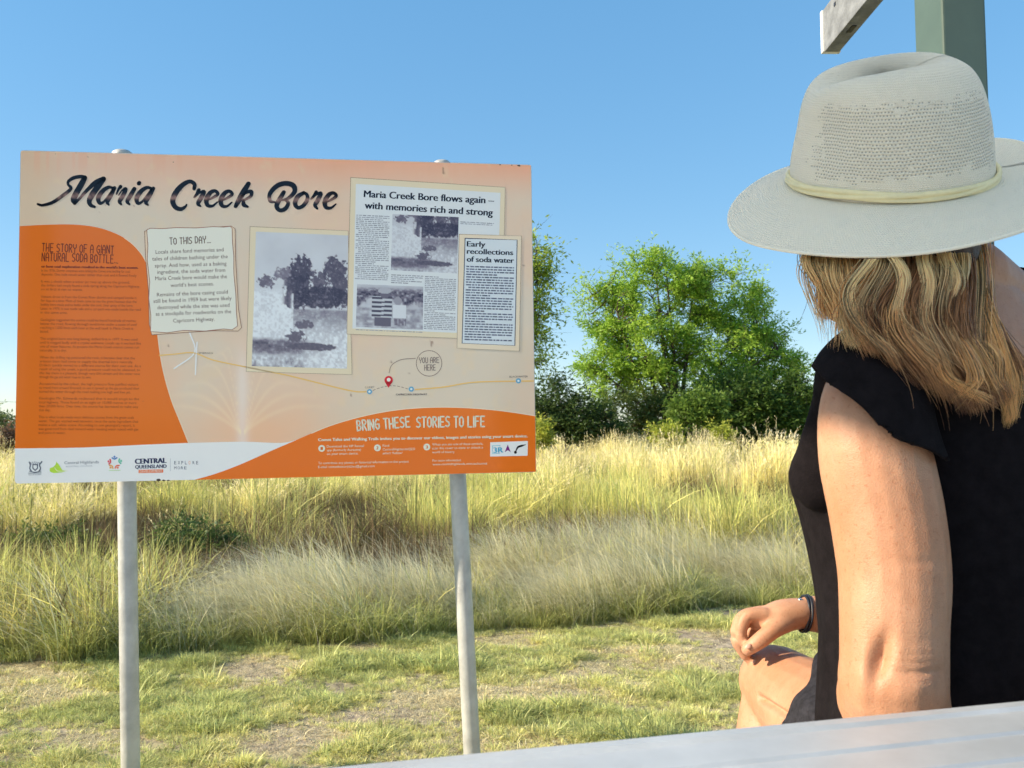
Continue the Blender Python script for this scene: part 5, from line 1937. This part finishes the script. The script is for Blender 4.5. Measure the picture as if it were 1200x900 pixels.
slv = [limb([NB * 0.45 + SL * 0.55 + [0, 0, 0.004], SL * 0.85 + NB * 0.15 + [0.0, 0, 0.012], P(1014, 470, .85), P(1026, 560, .84), P(1036, 620, .835)],
            [0.050, 0.058, (0.0645, 0.064), (0.069, 0.067), 0.070], ref=(0, 1, 0))]
sleeve(SL, EL, P(967, 437, .80), P(1090, 530, .80), P(1000, 450, .95) + [-0.03, 0, .012], slv, 1.0)
slv = [limb([NB * 0.45 + SR * 0.55 + [0, 0, 0.004], SR + [0, 0, 0.008], SR + [0.012, 0.01, -0.09], (SR + ER) / 2], [0.050, 0.068, 0.070, 0.072])]
sleeve(SR, ER, SR + [0.0, -0.08, -0.10], SR + [0.1, 0.02, -0.045], SR + [0.0, 0.08, -0.10], slv, 2.0)

# dark shorts to mid thigh
DARK = pmat('black_denim', (0.022, 0.021, 0.026), rough=0.9, spec=0.2, noise=120, amt=0.4, bump=0.0006, bscale=300)
shp = []
for hip, kn in ((HL, KL), (HR_, KR)):
    shp.append(limb([hip + [0, -0.03, 0], hip * 0.6 + kn * 0.4 + [0, 0, 0.005], hip * 0.25 + kn * 0.75], [0.100, 0.094, 0.084]))
shp.append(ellipsoid((.56, .955, .50), (R31, F31, ZU), (0.20, 0.16, 0.10)))
sv_, sf_ = fuse(shp, 0.0045, 5, 0.5)
h1, h2, h3 = P(958, 770, 1.15), P(917, 846, 1.15), P(935, 800, 1.4)
hm = np.cross(h2 - h1, (FW + RT * (935 - 600) / FOC + UP * (450 - 808) / FOC))
hm /= np.linalg.norm(hm)
if hm @ (HR_ - h1) < 0:
    hm = -hm
sv_, sf_ = trim(sv_, sf_, lambda p: np.minimum((p - h1) @ hm + 0.003 * np.sin(p[:, 2] * 90), 1.28 - p[:, 1]))
sn_ = vnormals(sv_, sf_)
sv_ = sv_ + sn_ * (0.003 * np.sin(sv_[:, 0] * 60 + sv_[:, 2] * 90))[:, None]
shorts = mesh('shorts', sv_, sf_, DARK, woman, smooth=True)
md = shorts.modifiers.new('cloth', 'SOLIDIFY')
md.thickness = 0.003

# bracelet at the right wrist
mb = MB()
wd_ = P(952, 719, 1.3) - P(925, 721, 1.3)
wd_ /= np.linalg.norm(wd_)
bc = P(943, 719, 1.301)
for off, rr_ in ((-0.0026, 0.0021), (0.0022, 0.0023)):
    a_2 = np.arange(28) * 2 * np.pi / 28
    e1_ = np.cross(wd_, [0, 1, 0.0])
    e1_ /= np.linalg.norm(e1_)
    e2_ = np.cross(wd_, e1_)
    e1_t = e1_
    pts_ = [bc + wd_ * (off + 0.006 * math.cos(t)) + e1_t * 0.0272 * math.cos(t) + e2_ * 0.0268 * math.sin(t) for t in np.append(a_2, 0)]
    v, f = path_tube(np.array(pts_), rr_, rr_, 8)
    mb.add(v, f)
br_ = mb.build('bracelet', pmat('navy_cord', (0.008, 0.011, 0.02), rough=0.5, spec=0.6, noise=200, amt=0.5), woman, smooth=True)
v, f = ellipsoid(P(937.5, 703, 1.292), (np.array([1., 0, 0]), np.array([0, 1., 0]), ZU), (0.0035, 0.0035, 0.003), 12)
mesh('clasp', v, f, pmat('silver', (0.7, 0.7, 0.7), rough=0.25, metal=1.0), br_, smooth=True)


# ---- knitted hat
def hat_material(openwork):
    m, t, b, o = new_mat('knitted_cotton_open' if openwork else 'knitted_cotton')
    uv = t.nodes.new('ShaderNodeUVMap')
    uv.uv_map = 'uv'
    sp = t.nodes.new('ShaderNodeSeparateXYZ')
    t.links.new(uv.outputs[0], sp.inputs[0])

    def mth(op, a, b2=None, c2=None):
        n = t.nodes.new('ShaderNodeMath')
        n.operation = op
        for i, q in enumerate((a, b2, c2)):
            if q is None:
                continue
            if isinstance(q, (int, float)):
                n.inputs[i].default_value = q
            else:
                t.links.new(q, n.inputs[i])
        return n.outputs[0]
    nz = t.nodes.new('ShaderNodeTexNoise')
    nz.inputs['Scale'].default_value = 90
    nz.inputs['Detail'].default_value = 4
    t.links.new(uv.outputs[0], nz.inputs['Vector'])
    nb = t.nodes.new('ShaderNodeTexNoise')
    nb.inputs['Scale'].default_value = 14
    t.links.new(uv.outputs[0], nb.inputs['Vector'])
    wob = mth('MULTIPLY', mth('SUBTRACT', nb.outputs['Fac'], 0.5), 0.004)
    wob2 = mth('MULTIPLY', mth('SUBTRACT', nz.outputs['Fac'], 0.5), 0.0034)
    ux = mth('ADD', mth('ADD', sp.outputs['X'], wob), wob2)
    vy = mth('ADD', mth('ADD', sp.outputs['Y'], wob), wob2)
    pitch = 0.0036 if openwork else 0.0024
    rowi = mth('FLOOR', mth('DIVIDE', vy, pitch))
    shift = mth('MULTIPLY', mth('MODULO', rowi, 2.0), 0.5)
    a = mth('SINE', mth('MULTIPLY', mth('ADD', mth('DIVIDE', ux, pitch * 1.15), shift), 6.2832))
    c = mth('SINE', mth('MULTIPLY', mth('DIVIDE', vy, pitch), 6.2832))
    ht = mth('ADD', mth('MULTIPLY', a, 0.5 if not openwork else 0.5), mth('MULTIPLY', c, 0.7 if openwork else 0.35))
    hole = t.nodes.new('ShaderNodeMapRange')
    hole.inputs[1].default_value, hole.inputs[2].default_value = -1.15, -0.45
    t.links.new(ht, hole.inputs[0])
    r = t.nodes.new('ShaderNodeMix')
    r.data_type = 'RGBA'
    t.links.new(hole.outputs[0], r.inputs[0])
    k = 0.36 if openwork else 0.85
    r.inputs[6].default_value = (0.80 * k, 0.73 * k, 0.62 * k, 1)
    r.inputs[7].default_value = (0.95, 0.87, 0.71, 1)
    t.links.new(r.outputs[2], b.inputs['Base Color'])
    b.inputs['Roughness'].default_value = 0.95
    b.inputs['Specular IOR Level'].default_value = 0.15
    b.inputs['Sheen Weight'].default_value = 0.2
    bn = t.nodes.new('ShaderNodeBump')
    bn.inputs['Distance'].default_value = 0.0009 if openwork else 0.0006
    t.links.new(mth('ADD', ht, mth('MULTIPLY', nz.outputs['Fac'], 0.8)), bn.inputs['Height'])
    t.links.new(bn.outputs[0], b.inputs['Normal'])
    return m


HX = np.array([1.0, 0, 0]) - HA * HA[0]
HX /= np.linalg.norm(HX)
HY = np.cross(HA, HX)                          # away from the camera
KNIT, OPEN = hat_material(False), hat_material(True)
hat = None
NF = 144
ph = np.arange(NF) * 2 * np.pi / NF            # 0 = photo right, 90 = away, 180 = photo left


def crown_pt(p_, al):
    """al 0 at the band .. pi/2 at the top"""
    ca, sa = np.cos(al), np.sin(al)
    rr_ = np.power(np.maximum(ca, 0), 0.30) * (1 - 0.07 * np.sin(al))
    R0x, R0y = 0.1135, 0.118
    x = R0x * rr_ * np.cos(p_)
    y = R0y * rr_ * np.sin(p_)
    H = 0.136 + 0.011 * np.cos(p_ - rad(8)) * rr_
    h = H * np.power(np.maximum(sa, 0), 0.86)
    # crease along the top and pinches at the front (photo left)
    u_, w_ = x * math.cos(rad(-12)) + y * math.sin(rad(-12)), -x * math.sin(rad(-12)) + y * math.cos(rad(-12))
    h = h - 0.026 * np.exp(-((u_ + 0.012) / 0.062) ** 2 - ((w_ + 0.006) / 0.026) ** 2) * sstep(0.6, 0.95, sa)
    for pc, amp in ((208, 0.010), (152, 0.010)):
        dd = np.angle(np.exp(1j * (p_ - rad(pc))))
        k_ = 1 - amp / 0.11 * np.exp(-(dd / 0.42) ** 2 - ((h - 0.075) / 0.04) ** 2)
        x, y = x * k_, y * k_
    # soft slump of the cloth
    s_ = 1 + 0.016 * np.sin(2 * p_ + 1.0 + h * 16) + 0.008 * np.sin(3 * p_ + 0.5 - h * 22)
    return x * s_ - 0.14 * np.maximum(h, 0), y * s_, h


def brim_pt(p_, s):
    """s 0 at the band .. 1 at the edge"""
    wdt = 0.071 + 0.004 * np.cos(2 * p_) + 0.002 * np.sin(3 * p_)
    x = (0.1135 + wdt * s) * np.cos(p_)
    y = (0.118 + wdt * s) * np.sin(p_)
    cl = np.exp(-(np.angle(np.exp(1j * (p_ - rad(185)))) / 0.75) ** 2)
    cr = np.exp(-(np.angle(np.exp(1j * (p_ - rad(24)))) / 0.62) ** 2)
    cn = np.exp(-(np.angle(np.exp(1j * (p_ - rad(262)))) / 0.8) ** 2)
    h = -0.012 * s - s ** 1.5 * (0.036 * cl - 0.026 * cr + 0.020 * cn) + 0.003 * np.sin(4 * p_ + 1) * s ** 2
    return x, y, h


def to_w(x, y, h):
    return HC + np.outer(x.ravel(), HX) + np.outer(y.ravel(), HY) + np.outer(h.ravel(), HA)


al_ = np.linspace(0.0, 1, 60) ** 0.8 * (np.pi / 2) * 0.999
PA, AA = np.meshgrid(ph, al_)
cx_, cy_, chh = crown_pt(PA, AA)
V = to_w(cx_, cy_, chh)
m_ = len(al_)
Fq = np.array([(i * NF + j, i * NF + (j + 1) % NF, (i + 1) * NF + (j + 1) % NF, (i + 1) * NF + j) for i in range(m_ - 1) for j in range(NF)])
uvc = np.stack([(PA * 0.116).ravel(), chh.ravel() * 1.0 + (AA.ravel() > 1.3) * 0], -1)
# seam-safe: the seam sits at angle 0, on the right behind the crown's edge
hat = mesh('hat', V, Fq, KNIT, woman, smooth=True, uv=uvc)
hat.data.materials.append(OPEN)
fc_p = PA.ravel()[Fq[:, 0]]
fc_h = chh.ravel()[Fq[:, 0]]
dgp = np.degrees(fc_p)
jit = np.random.default_rng(9).normal(size=(4, len(fc_p)))
openm = (dgp > 200 + 4 * jit[0]) & (dgp < 320 + 5 * jit[1]) & (fc_h > 0.024 + 0.004 * np.sin(fc_p * 3) + 0.003 * jit[2]) & (fc_h < 0.100 + 0.004 * jit[3])
hat.data.polygons.foreach_set('material_index', openm.astype(np.int32))
md = hat.modifiers.new('knit', 'SOLIDIFY')
md.thickness = 0.002
ss_ = np.linspace(0, 1, 26)
PB, SB = np.meshgrid(ph, ss_)
bx_, by_, bh_ = brim_pt(PB, SB)
V = to_w(bx_, by_, bh_)
Fb = np.array([(i * NF + j, i * NF + (j + 1) % NF, (i + 1) * NF + (j + 1) % NF, (i + 1) * NF + j) for i in range(len(ss_) - 1) for j in range(NF)])
brim = mesh('hat_brim', V, Fb, KNIT, hat, smooth=True, uv=np.stack([(PB * 0.15).ravel(), (SB * 0.075).ravel()], -1))
md = brim.modifiers.new('knit', 'SOLIDIFY')
md.thickness = 0.003
md.offset = 0
ex_, ey_, eh_ = brim_pt(ph, np.ones(NF))
ed = to_w(ex_, ey_, eh_)
v, f = path_tube(np.vstack([ed, ed[:1]]), 0.0021, 0.0021, 8)
mesh('brim_hem', v, f, KNIT, hat, smooth=True, uv=np.zeros((len(v), 2)))
# twisted cream ribbon
RIB = pmat('cream_ribbon', (0.86, 0.76, 0.46), rough=0.75, noise=40, amt=0.06, bump=0.0005, bscale=200)
for k_ in range(3):
    pts_ = []
    for p_ in np.append(ph[::2], 0):
        x, y, h = crown_pt(np.array([p_]), np.array([0.03]))
        tw = p_ * 2.0 + k_ * 2.1
        q = to_w(x * (1.022 + 0.008 * math.cos(tw)), y * (1.022 + 0.008 * math.cos(tw)), np.array([0.0075 + 0.0036 * math.sin(tw) + 0.002 * math.sin(p_ * 2)]))
        pts_.append(q[0])
    v, f = path_tube(np.array(pts_), 0.0030, 0.0030, 8)
    mesh('hat_band', v, f, RIB, hat, smooth=True)


# ---- hair in locks
HAIR = attr_mat('hair', rough=0.38, spec=0.5, transl=0.12)
BLD, GLD, MID, BRN, DRK = (1.0, 0.74, 0.37), (0.98, 0.57, 0.22), (0.56, 0.27, 0.11), (0.30, 0.125, 0.05), (0.06, 0.03, 0.018)
locks = [  # control points (x, y, depth), half width in pixels start/end, strand count, colours root->tip
    ([(962, 280, .90), (954, 310, .90), (962, 340, .90), (974, 372, .905)], 16, 7, 230, BLD, GLD),
    ([(975, 280, .89), (972, 320, .89), (984, 350, .89), (990, 385, .89)], 12, 5, 170, BLD, BLD),
    ([(990, 278, .885), (984, 320, .88), (990, 360, .875), (1003, 400, .87)], 13, 9, 230, BLD, GLD),
    ([(1000, 276, .88), (1002, 320, .87), (996, 365, .865), (1010, 402, .86)], 14, 9, 260, GLD, BLD),
    ([(1012, 276, .872), (1018, 310, .865), (1000, 350, .86), (1016, 398, .855)], 14, 10, 260, MID, GLD),
    ([(1022, 275, .868), (1034, 312, .858), (1010, 360, .85), (1030, 410, .85)], 14, 12, 280, GLD, MID),
    ([(1034, 274, .864), (1042, 312, .852), (1024, 370, .845), (1054, 425, .845)], 14, 14, 300, BLD, BRN),
    ([(1048, 274, .862), (1058, 318, .85), (1038, 376, .842), (1080, 445, .845)], 13, 15, 320, MID, BRN),
    ([(1060, 274, .862), (1064, 330, .848), (1056, 390, .842), (1098, 456, .845)], 13, 15, 320, GLD, MID),
    ([(1072, 273, .862), (1080, 318, .848), (1062, 372, .838), (1112, 462, .845)], 12, 15, 300, BRN, MID),
    ([(1084, 272, .864), (1092, 318, .85), (1086, 380, .842), (1124, 468, .85)], 13, 14, 300, MID, BRN),
    ([(1098, 271, .866), (1104, 312, .852), (1098, 372, .845), (1138, 474, .855)], 13, 13, 300, BLD, BRN),
    ([(1110, 270, .87), (1118, 320, .857), (1112, 385, .85), (1150, 474, .86)], 12, 12, 300, BRN, MID),
    ([(1122, 270, .875), (1126, 320, .862), (1134, 390, .857), (1156, 468, .865)], 12, 12, 280, MID, BRN),
    ([(1134, 269, .88), (1142, 330, .868), (1146, 400, .864), (1166, 470, .87)], 11, 10, 260, BLD, MID),
    ([(1146, 268, .886), (1150, 330, .875), (1166, 400, .872), (1178, 484, .876)], 9, 6, 240, GLD, GLD),
    ([(1150, 290, .895), (1156, 350, .885), (1180, 410, .882), (1186, 455, .885)], 8, 9, 220, BRN, MID),
    ([(1140, 300, .885), (1160, 370, .88), (1190, 430, .88), (1176, 492, .882)], 8, 3, 200, MID, GLD),
    ([(960, 285, .90), (944, 318, .895), (950, 358, .895), (964, 398, .90)], 12, 16, 16, GLD, BLD),
    ([(968, 285, .90), (962, 330, .895), (976, 370, .89), (985, 404, .885)], 12, 14, 22, BLD, GLD),
    # highlighted curls over the top
    ([(1046, 300, .86), (1062, 330, .84), (1056, 380, .836), (1092, 425, .842), (1120, 452, .846)], 6, 6, 130, BLD, MID),
    ([(1082, 298, .862), (1088, 330, .842), (1078, 376, .836), (1106, 420, .842), (1134, 458, .848)], 7, 6, 150, BLD, MID),
    ([(1108, 297, .865), (1116, 330, .847), (1102, 368, .842), (1126, 412, .846), (1148, 450, .852)], 7, 6, 150, BLD, MID),
    ([(1128, 297, .873), (1126, 330, .857), (1120, 362, .852), (1144, 408, .855), (1160, 452, .86)], 6, 5, 130, BLD, GLD),
    ([(1022, 304, .865), (1000, 340, .855), (1006, 378, .85), (1036, 410, .846), (1062, 432, .848)], 7, 6, 150, BLD, MID),
    ([(1090, 380, .845), (1128, 400, .838), (1142, 440, .84), (1120, 462, .845)], 8, 5, 140, MID, GLD),
    ([(1056, 390, .845), (1094, 412, .838), (1118, 446, .84), (1150, 468, .85)], 8, 5, 150, MID, GLD),
    ([(1150, 400, .87), (1172, 420, .865), (1164, 446, .865), (1184, 470, .87)], 7, 5, 120, GLD, MID),
]


def build_hair():
    r = np.random.default_rng(77)
    VV, FF, TT = [], [], []
    nv = 0
    n = 26
    s = np.linspace(0, 1, n)
    for li, (cp, w0, w1, cnt, ca, cb) in enumerate(locks):
        pts = np.array([P(x, y, d - 0.045 * float(sstep(350, 410, y)) - 0.01 + (0.055 if i_ == 0 else (0.012 if i_ == 1 else 0)) * (w0 > 7.5)) for i_, (x, y, d) in enumerate(cp)])
        base = crom(pts, 12)
        ti = np.linspace(0, len(base) - 1, n)
        cur = np.stack([np.interp(ti, np.arange(len(base)), base[:, k]) for k in range(3)], -1)
        sc = 0.87 / FOC
        ca, cb = np.array(ca), np.array(cb)
        fr = r.uniform(0.7, 1.3)
        phs = r.uniform(0, 6.28)
        for j in range(int(cnt * 1.3)):
            o = r.normal(size=2) * 0.5
            wave = 0.0055 * np.sin(s * fr * 6.28 + phs + r.normal() * 0.35) * s ** 0.5
            wd = (w0 * (1 - s) + w1 * s) * sc
            off = np.outer(wd * o[0] + wave + 0.0025 * r.normal() * s, [1, 0.12, 0]) + np.outer(wd * o[1] * 0.55 - 0.4 * wave, [0, 1, 0.0])
            # each hair drifts a little along the lock and ends at its own length
            ln = 1.05 - 0.3 * r.uniform() ** 2
            c = cur + off + np.outer(s ** 2 * 0.003 * r.normal(), [0.6, 0, 0.8])
            s_ = s * ln
            c = np.stack([np.interp(s_, s, c[:, q]) for q in range(3)], -1) + (np.outer(np.maximum(s_ - 1, 0), c[-1] - c[-3]) * 8)
            if r.uniform() < 0.03:
                c = c + np.outer(s ** 1.5, r.normal(size=3) * 0.012)
            d = np.gradient(c, axis=0)
            d /= np.linalg.norm(d, axis=1, keepdims=True) + 1e-9
            a = np.cross(d, [0.1, 1.0, 0.2])
            a /= np.linalg.norm(a, axis=1, keepdims=True) + 1e-9
            b = np.cross(d, a)
            rr_ = 0.00046 * (1 - 0.85 * s ** 3)[:, None]
            V = np.stack([c + a * rr_, c - a * rr_ * 0.5 + b * rr_ * 0.87, c - a * rr_ * 0.5 - b * rr_ * 0.87], 1).reshape(-1, 3)
            VV.append(V)
            i = np.arange(n - 1)[:, None] * 3
            f = np.concatenate([np.stack([i[:, 0] + q, i[:, 0] + (q + 1) % 3, i[:, 0] + 3 + (q + 1) % 3, i[:, 0] + 3 + q], -1) for q in range(3)])
            FF.append(f + nv)
            nv += len(V)
            tone = r.uniform()
            m = np.clip(s * 1.3 - 0.2 + 0.15 * r.normal(), 0, 1)[:, None]
            cc = ca * (1 - m) + cb * m
            cc = cc * (r.uniform(0.7, 1.5) if tone > 0.12 else 0.28)
            TT.append(np.repeat(cc, 3, axis=0))
    # loose flyaway hairs at the front
    mesh('hair', np.concatenate(VV), np.concatenate(FF), HAIR, woman, smooth=True, tint=np.concatenate(TT))


build_hair()
# dark under-layer that fills the depth of the hair
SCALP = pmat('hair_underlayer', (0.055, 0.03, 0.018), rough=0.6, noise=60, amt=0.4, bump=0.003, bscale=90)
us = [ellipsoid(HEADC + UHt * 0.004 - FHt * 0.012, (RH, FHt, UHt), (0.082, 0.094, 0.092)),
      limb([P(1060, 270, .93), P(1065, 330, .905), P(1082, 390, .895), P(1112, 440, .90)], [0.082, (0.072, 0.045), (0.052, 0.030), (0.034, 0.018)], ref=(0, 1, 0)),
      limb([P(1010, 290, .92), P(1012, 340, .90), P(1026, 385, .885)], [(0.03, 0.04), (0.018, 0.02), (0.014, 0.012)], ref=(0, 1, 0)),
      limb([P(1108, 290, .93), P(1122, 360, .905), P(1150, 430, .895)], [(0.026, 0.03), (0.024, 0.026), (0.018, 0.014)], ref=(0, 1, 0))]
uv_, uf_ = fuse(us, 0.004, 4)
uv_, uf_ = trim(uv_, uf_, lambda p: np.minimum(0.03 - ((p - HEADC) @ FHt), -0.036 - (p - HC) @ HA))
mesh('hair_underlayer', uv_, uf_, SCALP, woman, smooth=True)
